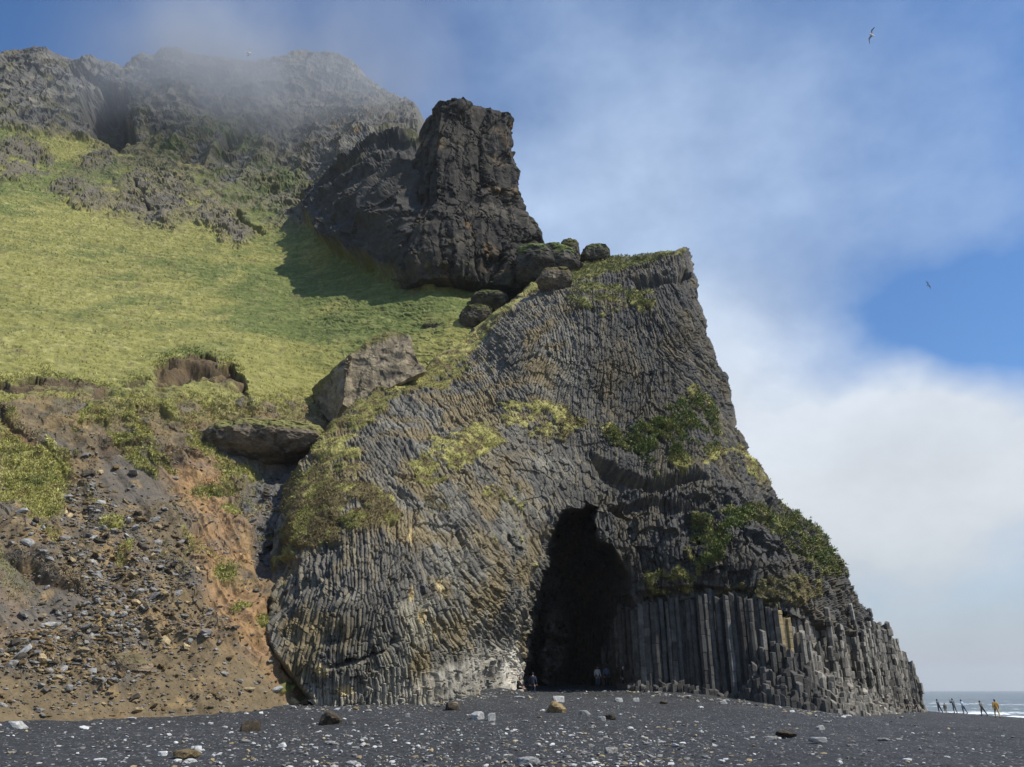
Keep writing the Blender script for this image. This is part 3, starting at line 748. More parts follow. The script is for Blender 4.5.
for (cx, cy, d, pxx, i, j), g in zip(found, gz):
    cpx, cpy = project(np.array([cx, cy, g]))
    ty_ = np.interp(pxx, topx, topy)
    ztop = float(at(cpx, ty_, cy)[2])
    h1 = rs.rand(); h2 = rs.rand(); n1 = float(vnoise(np.array([cx*.45, cy*.45, 3.]), 77)); n2 = float(vnoise(np.array([cx*1.3, cy*1.3, 3.]), 78))
    hfull = ztop - g
    if d >= 0:
        right = np.clip((pxx-800)/25, 0, 1)
        low_ = 0
        if d < 2.6:
            lv = [.56, .42, .28, .18, .1, .04][min(5, int(max(0, d)/.45))]
            low_ = np.clip(lv + .26*(h1-.5) + .30*n2 + .2*n1, 0, .85)*right
            if pxx < 835: low_ *= .45
        if d < .55: low_ += (.0 if h2 < .8 else .25)*(1-right)*(pxx > 655)
        h = hfull*(1-low_) + rs.uniform(-.5, .25)
        if d > 1.6: h += .4
        if right < .5 and n2 > .15 and d < .55: continue
        if right < .5 and n2 < -.45 and d < 1.1: continue          # missing ones leave re-entrants
    else:
        ben = np.interp(pxx, [620, 645, 740, 752, 765, 785, 800, 820, 850, 880, 905, 920], [0, .5, .35, 2.6, 3.8, 4.6, 4.0, 3.0, 2.8, 2.4, 1.6, .5])
        reach = np.interp(pxx, [620, 740, 760, 800, 850, 920], [.7, .6, 2.6, 3.2, 2.0, 1.2])
        if -d > reach: continue
        h = ben*(1 + d/reach*.95)*(.6+.7*h1) + .35*n1
        if h < .15: continue
    colony.append([cx, cy, g-.4, g+h, d, pxx]); ckey[(i, j)] = colony[-1]
# stubby broken columns on the shoulder above, following the cliff surface
stub = {}
sel = CL['inside'] & (sdist([(790, 600), (840, 585), (856, 596), (880, 625), (905, 655), (922, 690), (905, 672), (885, 652), (855, 640), (815, 628)], PX, PY) > -1)
sel |= False & CL['inside'] & (sdist([(712, 540), (735, 527), (770, 525), (792, 540), (780, 560), (745, 580), (718, 578)], PX, PY) > 0)
Ps = Pd[sel]
jj = np.round((Ps[:, 1]-y0_)/sy).astype(int); ii = np.round((Ps[:, 0]-x0-(jj % 2)*sx/2)/sx).astype(int)
for a, b, z in zip(ii, jj, Ps[:, 2]):
    k = (a, b); v = stub.get(k)
    if v is None: stub[k] = [z, z]
    else:
        if z > v[0]: v[0] = z
        if z < v[1]: v[1] = z
stubs = []
for (a, b), (zt, zb) in stub.items():
    cx, cy = hexc(a, b)
    q = ckey.get((a, b))
    if q is not None and q[4] > -.2:
        if q[4] > .9: q[3] = max(q[3], min(zt, q[3]+2.5))
        continue
    if rs.rand() < .12: continue
    if (a, b) in fset: zb = fset[(a, b)] + 3
    elif cy > 66.5: zb = min(zb, 2.5)
    stubs.append((cx, cy, zb-3.5, zt+(rs.uniform(-.9, .5) if rs.rand() < .7 else rs.uniform(-2.4, -.6))))
# the hundred that show largest are parts of the cliff, the rest one part of it
vis = sorted([q for q in colony if q[4] >= 0 and q[4] < 1.0 and q[3]-q[2] > 1.0], key=lambda q: -(q[3]-q[2])/q[1])[:100]
visset = set(id(q) for q in vis)
def yellow(Cn, pxx, V, z0_):
    return Cn
RV, RF, RC = [], [], []
for q in colony:
    cx, cy, zb, zt, d, pxx = q
    w = HEXW*rs.uniform(.88, 1.15); cx += rs.uniform(-.07, .07); cy += rs.uniform(-.16, .16)
    V, Fc, Cn = prism(cx, cy, zb, zt, w*1.13, rs.rand()*.5, rs, float(np.clip((pxx-815)/45, 0.05, 1)))
    if d >= 0 and 797 < pxx < 812 and rs.rand() < .8: Cn = [np.array([.30, .235, .125]) for c_ in Cn]
    if pxx > 812: Cn = [c_*np.array([2.35, 2.28, 2.15]) for c_ in Cn]  # sunlit right end: brightness of the light put into the column colour
    if pxx < 790 and rs.rand() < .22: Cn = [c_*1.45 for c_ in Cn]
    if id(q) in visset:
        o = mesh_list('basalt_column', V, Fc, Cn, M_column, CLIFF)
    else:
        b = len(RV); RV += V; RF += [tuple(b+t for t in f) for f in Fc]; RC += Cn
for cx, cy, zb, zt in stubs:
    V, Fc, Cn = prism(cx, cy, zb, zt, HEXW*rs.uniform(.95, 1.25), rs.rand(), rs, 1.0)
    Cn = [c_*np.array([2.1, 2.05, 1.95])*rs.uniform(.7, 1.25) for c_ in Cn]  # shoulder stubs brightened like the sunlit columns, with random tone
    b = len(RV); RV += V; RF += [tuple(b+t for t in f) for f in Fc]; RC += Cn
o = mesh_list('broken_columns', RV, RF, RC, M_column, CLIFF); o['kind'] = 'stuff'

# ------------------------------------------------------------------ solid bodies given by outline, turned into rounded volumes
def body(name, rows, Y, thick, label, cat, colf, rough=1.0, sq=3.0, seed=1, nrow=90, nang=120, rot=0.0, group=None, m=None, top_round=.25, zs=1.0, big=0.0, fine_k=1.0):
    """rows: (py, pxL, pxR) from top to foot at distance Y; thick = depth / width. Closed rounded rock."""
    ys = [r[0] for r in rows]
    yy = np.linspace(ys[0], ys[-1], nrow)
    L = np.interp(yy, ys, [r[1] for r in rows]); Rr = np.interp(yy, ys, [r[2] for r in rows])
    Yr = np.full(nrow, float(Y)) if np.isscalar(Y) else np.interp(yy, ys, Y)
    PL = at(L, yy, Yr); PR = at(Rr, yy, Yr)
    C = (PL+PR)/2; hw = np.linalg.norm(PR-PL, axis=1)/2
    th = np.linspace(0, 2*math.pi, nang, endpoint=False)
    T, I = np.meshgrid(th, np.arange(nrow))
    ct_, st_ = np.cos(T-rot), np.sin(T-rot)
    rad = (np.abs(ct_)**sq + np.abs(st_/1.0)**sq)**(-1/sq)
    ex = rad*np.cos(T); ey = rad*np.sin(T)
    mxx = np.abs(ex).max(1, keepdims=True); ex = ex/mxx
    hwm = hw.max()
    P = np.zeros((nrow, nang, 3))
    P[..., 0] = C[:, None, 0] + ex*hw[:, None]
    P[..., 1] = C[:, None, 1] + ey*(thick*np.minimum(hw, hwm)[:, None]) + thick*hwm*.6
    P[..., 2] = C[:, None, 2]
    f_ = fbm(P, 1.2, 3, seed+3)
    S3 = np.array([1, 1, zs]); P0 = P.copy(); P = P*S3
    vcc, a1, a2, gg = vor3(P*.45/rough*1.0 + .3*f_[..., None], seed+7)
    vcd, b1, b2, gg2 = vor3(P*1.3/rough + .2*f_[..., None], seed+9)
    nn = np.stack([ex, ey*1.0, 0*ex], -1); nn /= np.linalg.norm(nn, axis=-1, keepdims=True)+1e-9
    vce, e1, e2, gg3 = vor3(P*.2 + .10*f_[..., None], seed+19)
    tl = np.stack([vce-.5, hsh((vce*1e6).astype(np.int64), (vce*7e5).astype(np.int64), (vce*3e5).astype(np.int64), 9)-.5], -1)
    dsp = big*((vce-.5)*1.6 + gg3[..., 0]*tl[..., 0]*1.6 + gg3[..., 2]*tl[..., 1]*1.2) + rough*(.55*fbm(P, .35/rough, 3, seed, ridged=True) + .65*(vcc-.5)*(.5+.5*fine_k) + .3*(vcd-.5)*fine_k + .22*f_*fine_k)
    # crisp facets: bias in small planes
    dsp = dsp*np.clip(hw/ (rough*1.6), .12, 1)[:, None]
    dsp = dsp - (name == 'rock_stack')*big*.45*np.exp(-((e2-e1)/.06)**2) - rough*.16*np.exp(-((a2-a1)/.06)**2)*(fine_k < 1)
    P = P0 + nn*dsp[..., None]
    P[..., 2] += .25*rough*fbm(P, .7/rough, 2, seed+13)
    H_, W_ = nrow, nang
    ids = np.arange(H_*W_).reshape(H_, W_); nx_ = np.roll(ids, -1, 1)
    fq_ = np.stack([ids[:-1].ravel(), ids[1:].ravel(), nx_[1:].ravel(), nx_[:-1].ravel()], -1)
    Vv = P.reshape(-1, 3); topc = P[0].mean(0); botc = P[-1].mean(0)
    ft = np.stack([np.full(W_, len(Vv)), ids[0], nx_[0]], -1); fb_ = np.stack([np.full(W_, len(Vv)+1), nx_[-1], ids[-1]], -1)
    Vv = np.concatenate([Vv, [topc, botc]])
    up = np.zeros((nrow, nang)); up[:] = np.linspace(1, 0, nrow)[:, None]
    cc = colf(P, up, f_, vcc).reshape(-1, 3)
    cc = np.concatenate([cc, [cc[0], cc[-1]]])
    o = mesh_np(name, Vv, [fq_, ft, fb_], m or M_boulder_col, colors=cc)
    if label: tag(o, label, cat, group)
    return o

def c_stack(P, up, f_, v):
    c = np.broadcast_to(np.array([.040, .036, .030]), P.shape).copy()
    c = mixc(c, (.075, .065, .048), sst(-.1, .5, fbm(P, .3, 4, 401)))
    c = mixc(c, (.16, .105, .05), .7*sst(.3, .6, fbm(P, .35, 3, 403)))
    c = mixc(c, (.075, .08, .025), .7*sst(.25, .0, up + .2*f_)*sst(.1, .4, f_))
    return c
stack_rows = [(102, 422, 508), (104, 418, 513), (108, 417, 514), (120, 418, 513), (136, 409, 513), (150, 411, 510), (165, 410, 516), (178, 410, 517), (190, 409, 520), (205, 406, 523), (213, 400, 531), (225, 392, 537), (240, 386, 541), (255, 380, 545), (268, 376, 548), (280, 380, 547), (290, 386, 540)]
body('rock_stack', stack_rows, 97, .62, 'dark square-topped rock tower standing on the grassy ridge against the sky', 'rock stack', c_stack, rough=1.1, sq=5, seed=23, nrow=260, nang=420, rot=.35, zs=.42, big=.8, fine_k=.5)

def c_boulder(tone, moss, topm=.8):
    def f(P, up, f_, v):
        c = np.broadcast_to(np.array(tone), P.shape).copy()
        c = mixc(c, np.array(tone)*1.7, sst(-.1, .5, fbm(P, .8, 3, 411)))
        c = mixc(c, np.array(tone)*.5, sst(.1, .5, fbm(P, .9, 3, 413))*.8)
        mm = sst(1-topm-.1, 1-topm+.25, up*1.0 - (1-topm)*.0 + .25*f_)
        return mixc(c, moss, np.clip(mm*sst(.5, .9, up+.3*f_), 0, 1))
    return f
# ------------------------------------------------------------------ angular rocks
def rock_mesh(name, seed, sub=3, flat=.6, planes=11, rough=.05, m=None, facet=True):
    r = np.random.RandomState(seed)
    bm = bmesh.new(); bmesh.ops.create_icosphere(bm, subdivisions=sub, radius=1)
    V = np.array([v.co[:] for v in bm.verts]); Fc = np.array([[v.index for v in f.verts] for f in bm.faces]); bm.free()
    n = r.randn(planes, 3); n /= np.linalg.norm(n, axis=1)[:, None]
    n = np.concatenate([n, np.eye(3), -np.eye(3)]); h = np.concatenate([r.uniform(.62, .95, planes), r.uniform(.75, 1, 6)])
    dt = V@n.T
    rad = np.where(dt > 1e-3, h/np.maximum(dt, 1e-3), 9).min(1)
    V = V*rad[:, None]*np.array([1, r.uniform(.65, .95), flat])
    V = V + V*(rough*fbm(V, 2.6, 3, seed)[:, None])*1.5
    me_o = mesh_np(name, V, Fc, m or M_stone_grey)
    me = me_o.data; bpy.data.objects.remove(me_o)
    return me
def put_rock(name, me, loc, size, rot, label, cat, group=None, stretch=(1, 1, 1), m=None):
    o = bpy.data.objects.new(name, me); COL.objects.link(o)
    o.location = loc; o.rotation_euler = rot; o.scale = (size*stretch[0], size*stretch[1], size*stretch[2])
    if m:
        o.material_slots[0].link = 'OBJECT'; o.material_slots[0].material = m
    return tag(o, label, cat, group)

# big rocks lodged in the slope
leaning = [(a, b-5, c+5) for a, b, c in [(329, 388, 408), (335, 377, 411), (342, 362, 409), (350, 352, 410), (358, 344, 414), (365, 336, 421), (370, 330, 424), (376, 322, 420), (382, 319, 410), (390, 314, 396), (398, 311, 382), (406, 311, 369), (414, 313, 354), (422, 316, 345), (430, 318, 334), (436, 320, 328)]]
def c_lean(P, up, f_, v):
    c = np.broadcast_to(np.array([.235, .192, .125]), P.shape).copy()
    c = mixc(c, (.12, .098, .065), sst(-.1, .4, fbm(P, .7, 4, 421)))
    c = mixc(c, (.045, .04, .035), sst(.25, .55, fbm(P, .9, 3, 423))*.8)
    px_, py_ = project(P)
    return mixc(c, (.15, .135, .05), sst(8, 2, (py_ - np.interp(px_, [310, 345, 392, 410], [400, 352, 332, 330])) + 4*f_))
def block(outline, crease, left, Ys, Yc, back, label, colf, seed):
    # angular block: two front faces meeting at a crease, carried back to the same outline
    n = len(outline); bm = bmesh.new()
    fv = [bm.verts.new(at(x, y, q)) for (x, y), q in zip(outline, Ys)]
    cv = [bm.verts.new(at(x, y, Yc)) for x, y in crease]
    ctr = sum((Vector(v.co) for v in fv), Vector())/n
    bv = [bm.verts.new(ctr + (Vector(v.co)-ctr)*.86 + Vector((-.6, back, .3))) for v in fv]
    a, b = left                      # outline vertices where the crease ends meet the rim
    bm.faces.new([fv[k] for k in range(a, b+1)] + [cv[1], cv[0]])
    bm.faces.new([fv[k % n] for k in range(b, a+n+1)] + [cv[0], cv[1]])
    for k in range(n): bm.faces.new([fv[k], bv[k], bv[(k+1) % n], fv[(k+1) % n]])
    bm.faces.new(bv[::-1])
    bmesh.ops.triangulate(bm, faces=bm.faces[:])
    for _ in range(12):
        lg = [e for e in bm.edges if e.calc_length() > .22]
        if not lg: break
        bmesh.ops.subdivide_edges(bm, edges=lg, cuts=1); bmesh.ops.triangulate(bm, faces=bm.faces[:])
        if len(bm.verts) > 30000: break
    bmesh.ops.recalc_face_normals(bm, faces=bm.faces[:]); bm.normal_update(); bm.verts.index_update()
    V = np.array([v.co[:] for v in bm.verts]); Nv = np.array([v.normal[:] for v in bm.verts]); Fc = np.array([[v.index for v in f.verts] for f in bm.faces]); bm.free()
    f_ = fbm(V, 1.2, 3, seed); vcc, a1, a2, _ = vor3(V*.7 + .2*f_[:, None], seed+3)
    V2_ = V + Nv*(.28*fbm(V, .5, 4, seed+5, ridged=True) + .22*(vcc-.5) + .07*f_ + .05*fbm(V, 4., 2, seed+6))[:, None]
    o = mesh_np('boulder', V2_, Fc, M_boulder_col, colors=colf(V2_, None, f_, vcc))
    return tag(o, label, 'boulder')
block([(352, 351), (330, 374), (313, 389), (318, 409), (334, 425), (352, 410), (372, 396), (396, 384), (425, 371), (414, 355), (409, 336), (398, 331), (374, 337)],
      [(347, 364), (343, 404)], (0, 5), [72, 73.5, 75, 75, 73.5, 70.8, 70.8, 71.2, 72.2, 72.6, 73, 73, 72.6], 70.3, 4.5,
      'huge brown slab-like boulder leaning on the cliff rim with turf on its top edge', c_lean, 33)
slab = [(419, 232, 300), (424, 212, 316), (430, 203, 321), (436, 199, 322), (442, 199, 316), (448, 202, 306), (454, 206, 290), (459, 212, 268), (463, 222, 248)]
def c_slab(P, up, f_, v):
    c = np.broadcast_to(np.array([.165, .132, .095]), P.shape).copy()
    c = mixc(c, (.075, .065, .05), sst(-.1, .4, fbm(P, .7, 4, 431)))
    return mixc(c, (.17, .16, .055), sst(.62, .8, up + .12*f_))
body('boulder', slab, 63.5, .7, 'wide flat-faced dark slab boulder capped with turf above the orange gully', 'boulder', c_slab, big=.2, rough=.4, sq=4, seed=37, nrow=90, nang=180, rot=.1)

def ridge_boulder(rows, Y, label, tone, moss, seed, rough=.5, topm=.5, **k):
    return body('boulder', rows, Y, .8, label, 'boulder', c_boulder(tone, moss, topm), rough=rough, seed=seed, nrow=60, nang=90, sq=3.4, big=.22, **k)
ridge_boulder([(241, 533, 552), (244, 524, 566), (249, 519, 573), (256, 518, 578), (264, 518, 580), (272, 520, 572), (278, 528, 560)], 93, 'turf-topped dark boulder tucked against the right foot of the rock tower', (.055, .05, .04), (.10, .13, .03), 51, .7)
ridge_boulder([(238, 567, 573), (240, 563, 576), (246, 561, 578), (254, 566, 580), (260, 570, 580)], 94, 'small upright pointed boulder on the ridge against the sky', (.08, .07, .05), (.10, .10, .035), 53, .3)
ridge_boulder([(244, 588, 606), (246, 586, 609), (251, 583, 610), (256, 581, 609), (260, 585, 606)], 95, 'rounded mossy boulder on the skyline right of the upright pointed one', (.07, .065, .045), (.09, .11, .03), 55, .3)
ridge_boulder([(266, 552, 562), (268, 545, 568), (274, 539, 572), (281, 538, 571), (286, 544, 566), (290, 550, 560)], 86, 'pale brown angular boulder below the turf-topped one on the rim', (.12, .10, .07), (.11, .09, .04), 57, .35)
ridge_boulder([(289, 480, 492), (292, 475, 502), (297, 472, 508), (303, 474, 505), (308, 480, 498)], 94, 'knobbly dark boulder half sunk in grass above another on the rim', (.075, .065, .045), (.09, .10, .03), 59, .35)
ridge_boulder([(304, 470, 482), (307, 464, 488), (313, 461, 489), (320, 460, 486), (326, 464, 476)], 88, 'dark rounded boulder on the rim just below the knobbly one', (.065, .055, .04), (.09, .09, .03), 61, .3)
ridge_boulder([(322, 424, 436), (325, 421, 440), (329, 423, 439), (332, 428, 434)], 89, 'small low dark boulder alone in the grass right of the leaning slab', (.07, .06, .045), (.09, .08, .03), 63, .2)
ridge_boulder([(653, 118, 132), (656, 113, 138), (662, 113, 141), (670, 115, 142), (677, 120, 140), (682, 126, 134)], 42.5, 'brown rounded boulder sitting in a hollow low on the scree slope', (.13, .10, .065), (.15, .12, .06), 65, .3)

# rocks on the beach, each its own
RM = [rock_mesh('rock', 900+k, 3, [.6, .75, .5, .9, .65, .55][k % 6], planes=[7, 9, 12, 8, 14, 10][k % 6]) for k in range(8)]
def beach_rock(px, py, wpx, label, m, k=0, hpx=None, rz=0, tilt=0, cat='rock', st=(1, 1, 1)):
    P = on_beach(px, py); dpt = P[1]*CT + (P[2]-1.6)*ST
    s = wpx/2*dpt/F
    o = put_rock('rock', RM[k], (P[0], P[1]+s*.4, P[2] + s*.28), s, (tilt, tilt*.5, rz), label, cat, None, st, m)
    return o
M_rk_dark = noise_mat('dark_brown_rock', (.035, .028, .02), (.13, .10, .065), 2.2, bs=.9, bd=.12)
M_rk_tan = noise_mat('weathered_tan_rock', (.15, .10, .045), (.36, .27, .14), 2.0, bs=.9, bd=.1)
M_rk_grey = noise_mat('light_grey_rock', (.20, .20, .19), (.42, .41, .38), 2.4, bs=.6, bd=.06)
M_rk_white = noise_mat('white_rock', (.40, .40, .38), (.66, .65, .62), 2.4, bs=.5, bd=.04)
beach_rock(248, 732, 21, 'dark angular boulder on the sand, left of the other big dark one', M_rk_dark, 3, rz=.4, st=(1, 1, 1.05))
beach_rock(328, 725, 29, 'large dark brown rounded boulder on the sand before the fan of columns', M_rk_dark, 4, rz=1.2, st=(1, 1, .95))
beach_rock(452, 710, 17, 'dark brown boulder close to the pale foot of the cliff', M_rk_dark, 1, rz=2, st=(1, 1, .9))
beach_rock(184, 759, 31, 'flat tan boulder at the bottom left among white stones', M_rk_tan, 2, rz=.3, st=(1, .8, .75))
beach_rock(161, 756, 11, 'white stone touching the left end of the flat tan boulder', M_rk_white, 0, rz=.3)
beach_rock(176, 763, 10, 'white stone in front of the flat tan boulder', M_rk_white, 5, rz=1.0)
beach_rock(197, 752, 11, 'tall white stone at the right end of the flat tan boulder', M_rk_white, 3, rz=2.0)
beach_rock(556, 713, 25, 'round orange-brown boulder in the middle of the beach', M_rk_tan, 4, rz=.7, st=(1, .9, .95))
beach_rock(557, 702, 13, 'pale angular stone just behind the round orange-brown boulder', M_rk_grey, 1, rz=.5)
beach_rock(543, 711, 5, 'small white stone beside the round orange-brown boulder', M_rk_white, 5, rz=.5)
beach_rock(529, 766, 27, 'light grey block with a flat top at the bottom edge', M_rk_grey, 2, rz=.1, st=(1, .8, .85))
beach_rock(478, 719, 16, 'grey angular stone, left one of a leaning pair', M_rk_grey, 6, rz=.9, m=None) if False else beach_rock(478, 719, 16, 'grey angular stone, left one of a leaning pair', M_rk_grey, 6, rz=.9)
beach_rock(491, 721, 11, 'pale pointed stone, right one of a leaning pair', M_rk_grey, 3, rz=.2, st=(.8, .8, 1.5))
beach_rock(519, 699, 12, 'pale flat slab lying in front of the seated person', M_rk_grey, 5, rz=-.4, st=(1, .6, .5))
beach_rock(601, 721, 11, 'light square stone leaning on a dark wedge', M_rk_grey, 0, rz=.2, st=(1, .8, 1))
beach_rock(610, 720, 16, 'dark wedge-shaped stone behind the light square stone', M_rk_dark, 6, rz=-.5, st=(1, .6, .7))
beach_rock(586, 715, 12, 'low grey stone left of the square stone and dark wedge', M_rk_grey, 7, rz=.5, st=(1, .7, .7))
beach_rock(618, 702, 11, 'pale block, left one of two blocks in front of the cave', M_rk_grey, 0, rz=.5, st=(1, .8, .9))
beach_rock(636, 702, 8, 'pale small block, right one of two blocks in front of the cave', M_rk_grey, 3, rz=.1, st=(.9, .8, 1))
beach_rock(610, 754, 14, 'smooth dark grey stone near the bottom centre', M_stone_grey, 1, rz=.5)
beach_rock(648, 745, 11, 'thin pale flat stone right of the smooth dark grey one', M_rk_grey, 5, rz=.3, st=(1, .5, .4))
beach_rock(664, 704, 10, 'small brown half-buried stone near the colonnade', M_rk_dark, 4, rz=.3, st=(1, .8, .7))
beach_rock(658, 694, 10, 'flat pale stone near the foot of the straight columns', M_rk_grey, 5, rz=.1, st=(1, .7, .4))
beach_rock(724, 704, 9, 'pale two-pointed stone below the middle of the colonnade', M_rk_grey, 6, rz=.1, st=(1, .7, .8))
beach_rock(788, 738, 26, 'low dark oval stone half-buried in the sand at right', M_rk_dark, 4, rz=.05, st=(1, .7, .42))
beach_rock(772, 741, 16, 'white and grey block left of the low oval stone', M_rk_grey, 2, rz=.2, st=(1, .6, .7))
beach_rock(819, 744, 22, 'long pale grey block right of the low oval stone', M_rk_grey, 0, rz=-.05, st=(1, .55, .5))
beach_rock(822, 730, 11, 'pale wedge-shaped stone behind the long grey block', M_rk_grey, 6, rz=.4, st=(1, .6, .9))
beach_rock(14, 729, 20, 'grey stone at the left edge by the foot of the scree', M_rk_grey, 7, rz=.1, st=(1, .7, .7))
beach_rock(83, 731, 12, 'bright white stone in front of the brown sand bank', M_rk_white, 4, rz=.1, st=(1, .7, .8))
beach_rock(98, 762, 14, 'flat white stone at the bottom left corner area', M_rk_white, 5, rz=.1, st=(1, .6, .5))
beach_rock(171, 712, 7, 'small grey stone at the toe of the scree', M_rk_grey, 3, rz=.1)
beach_rock(130, 720, 12, 'flat white stone lying along the toe of the scree', M_rk_white, 5, rz=-.3, st=(1, .5, .4))
beach_rock(246, 705, 10, 'white stone beside dark ones where scree meets the sand', M_rk_white, 5, rz=-.1, st=(1, .6, .5))
beach_rock(292, 704, 9, 'tan stone, left one of the pair where scree meets the cliff', M_rk_tan, 3, rz=-.1)
beach_rock(304, 704, 10, 'tan stone, right one of the pair where scree meets the cliff', M_rk_tan, 1, rz=-.1)
beach_rock(356, 710, 7, 'small round brown stone just right of the large rounded boulder', M_rk_tan, 4, rz=-.1)
beach_rock(407, 717, 6, 'small pale upright stone on open sand', M_rk_grey, 3, rz=-.1, st=(.8, .8, 1.3))
beach_rock(282, 747, 9, 'whitish split stone between the two dark boulders and the bottom edge', M_rk_white, 6, rz=-.1)

# scattered pale stones: the larger ones as objects, the gravel as one mass
small = [rock_mesh('stone', 950+k, 2, .6, planes=8) for k in range(6)]
nst = 0
for t in range(85):
    u = random.random()
    px = random.uniform(0, 720) if u < .8 else random.uniform(640, 1015); py = 705 + 60*random.random()**.8
    if px < 160 and py < 724: continue
    if px > 830 and py < 724: continue
    if px < 430 and py < 709: continue
    P = on_beach(px, py); s = .045 + .09*random.random()**2.5; s *= (1 + (P[1]/55)*.8)
    put_rock('stone', small[t % 6], (P[0], P[1], P[2]+s*.25), s, (random.uniform(-.3, .3), 0, random.uniform(0, 6.3)), 'small loose stone lying on the black sand', 'stone', 'loose stones on the black sand',
             (random.uniform(1, 1.7), 1, random.uniform(.5, .9)), [M_stone_pale, M_rk_grey, M_rk_white, M_stone_grey][t % 4])
    nst += 1

def merged_stones(name, pts, sizes, mats, midx, kinds, parent=None, seed=0):
    r = np.random.RandomState(seed); base = []
    for me in kinds:
        V = np.array([v.co[:] for v in me.vertices]); Fc = np.array([p.vertices[:] for p in me.polygons]); base.append((V, Fc))
    VV, FF, MI = [], [], []; off = 0
    for p, s, mi in zip(pts, sizes, midx):
        V, Fc = base[r.randint(len(base))]
        a = r.uniform(0, 6.3); ca, sa = math.cos(a), math.sin(a)
        R_ = np.array([[ca, -sa, 0], [sa, ca, 0], [0, 0, 1]])
        tl = r.uniform(-.7, .7); T_ = np.array([[1, 0, 0], [0, math.cos(tl), -math.sin(tl)], [0, math.sin(tl), math.cos(tl)]])
        Q = (V*np.array([r.uniform(.8, 1.6), 1, r.uniform(.6, 1.1)]))@T_.T@R_.T*s + p
        VV.append(Q); FF.append(Fc+off); MI.append(np.full(len(Fc), mi)); off += len(V)
    return mesh_np(name, np.concatenate(VV), np.concatenate(FF), mats, midx=np.concatenate(MI))
tiny = [rock_mesh('pebble', 970+k, 1, .6, planes=6) for k in range(5)]
pts = []; sizes = []; mi = []
while len(pts) < 2000:
    px = RS.uniform(-60, 1080); py = 700 + 80*RS.rand()**1.0
    if RS.rand() > (.9 if px < 650 else .25): continue
    a = (px-512)/F; Yq = 18 + 50*RS.rand()**1.4; x = a*Yq*1.0
    dn = fbm(np.array([[x*.12, Yq*.12, 0.]]), 1, 2, 501)[0]
    if dn < RS.uniform(-.6, .5): continue
    pts.append((x, Yq)); sizes.append((.014 + .045*RS.rand()**2.5)*(1+Yq/45)); mi.append(RS.choice([0, 0, 1, 2, 3, 1, 1]))
for fx0, fy0, fx1, fy1, n_ in ((430, 705, 505, 690, 70), (505, 690, 540, 699, 30), (560, 690, 640, 692, 60), (640, 692, 740, 701, 110), (740, 701, 830, 714, 120), (830, 714, 915, 713, 70), (285, 705, 430, 707, 70)):
    for _ in range(n_):
        u_ = RS.rand(); q_ = on_beach(fx0+(fx1-fx0)*u_, fy0+(fy1-fy0)*u_ + .3 + 5*RS.rand()**2.2)
        pts.append((q_[0], q_[1])); sizes.append(.05+.16*RS.rand()**3); mi.append(RS.choice([1, 1, 1, 0, 2]))
for _ in range(1100):
    px_ = 560 + 150*RS.randn(); py_ = 722 + 46*RS.rand()
    q_ = on_beach(px_, py_); pts.append((q_[0], q_[1])); sizes.append((.012+.05*RS.rand()**3)*(1+q_[1]/45)); mi.append(RS.choice([0, 1, 1, 2, 1]))
xy = np.array(pts); zz = beach_z(xy[:, 0], xy[:, 1])
tag(merged_stones('gravel', np.c_[xy, zz+.02], sizes, [M_stone_pale, M_stone_grey, M_stone_tan, M_rk_white], mi, tiny, seed=3), 'fine pale gravel scattered over the black sand', 'gravel', kind='stuff')

# stones on the scree
Nh = normals(HILL['P'])
def scree_pts(n, dens, seed, y0=400, y1=716, x0=-30, x1=320):
    r = np.random.RandomState(seed); o = []
    while len(o) < n:
        px = r.uniform(x0, x1); py = r.uniform(y0, y1)
        i, j = hill_at(px, py)
        if not HILL['inside'][i, j]: continue
        w = dens(i, j, px, py)
        if r.rand() < w: o.append((i, j, px, py))
    return o
def dn_(i, j, px, py):
    h = HILL
    w = (1-h['turf'][i, j])*(1-.85*h['dsand'][i, j])*(1-.75*h['fan'][i, j])*(1-.7*h['orange'][i, j])
    w *= sst(405, 470, py)*.9 + .1
    c = np.exp(-(((px-110)/75)**2 + ((py-600)/75)**2)) + .7*np.exp(-(((px-30)/50)**2 + ((py-650)/40)**2)) + .6*np.exp(-(((px-90)/40)**2 + ((py-500)/25)**2)) + .6*np.exp(-(((px-268)/14)**2 + ((py-510)/40)**2)) + .15
    if px > 255 and py > 600: w *= .3
    return w*c
t = 0
for (i, j, px, py) in scree_pts(90, dn_, 5, 440, 712):
    P = HILL['P'][i, j]; s = random.uniform(.14, .30)*(.7+P[1]/90)
    put_rock('stone', small[t % 6], tuple(P + Nh[i, j]*s*.2), s, (random.uniform(-.8, .8), random.uniform(-.8, .8), random.uniform(0, 6.3)), 'grey angular stone lodged in the scree slope', 'stone', 'stones lodged in the scree slope',
             (random.uniform(1, 1.6), 1, 1), [M_stone_grey, M_stone_grey, M_stone_tan, M_stone_dark, M_rk_grey][t % 5]); t += 1
sp = scree_pts(8000, dn_, 6, 430, 716)
sp2 = scree_pts(1500, lambda i, j, px, py: .6*HILL['fan'][i, j]+.15, 8, 560, 716)
P = np.array([HILL['P'][i, j] for i, j, _, _ in sp+sp2]); nn_ = np.array([Nh[i, j] for i, j, _, _ in sp+sp2])
s = np.exp(RS.normal(math.log(.055), .6, len(P))).clip(.03, .3)*(.6+P[:, 1]/80)
s[len(sp):] *= .7
tag(merged_stones('scree_rubble', P + nn_*(s*.2)[:, None], s, [M_stone_grey, M_stone_dark, M_stone_tan, M_stone_brown, M_rk_grey], RS.choice([0, 0, 1, 2, 3, 3, 4], len(P)), tiny, seed=4), 'small broken stones covering the scree slope', 'rubble', kind='stuff')

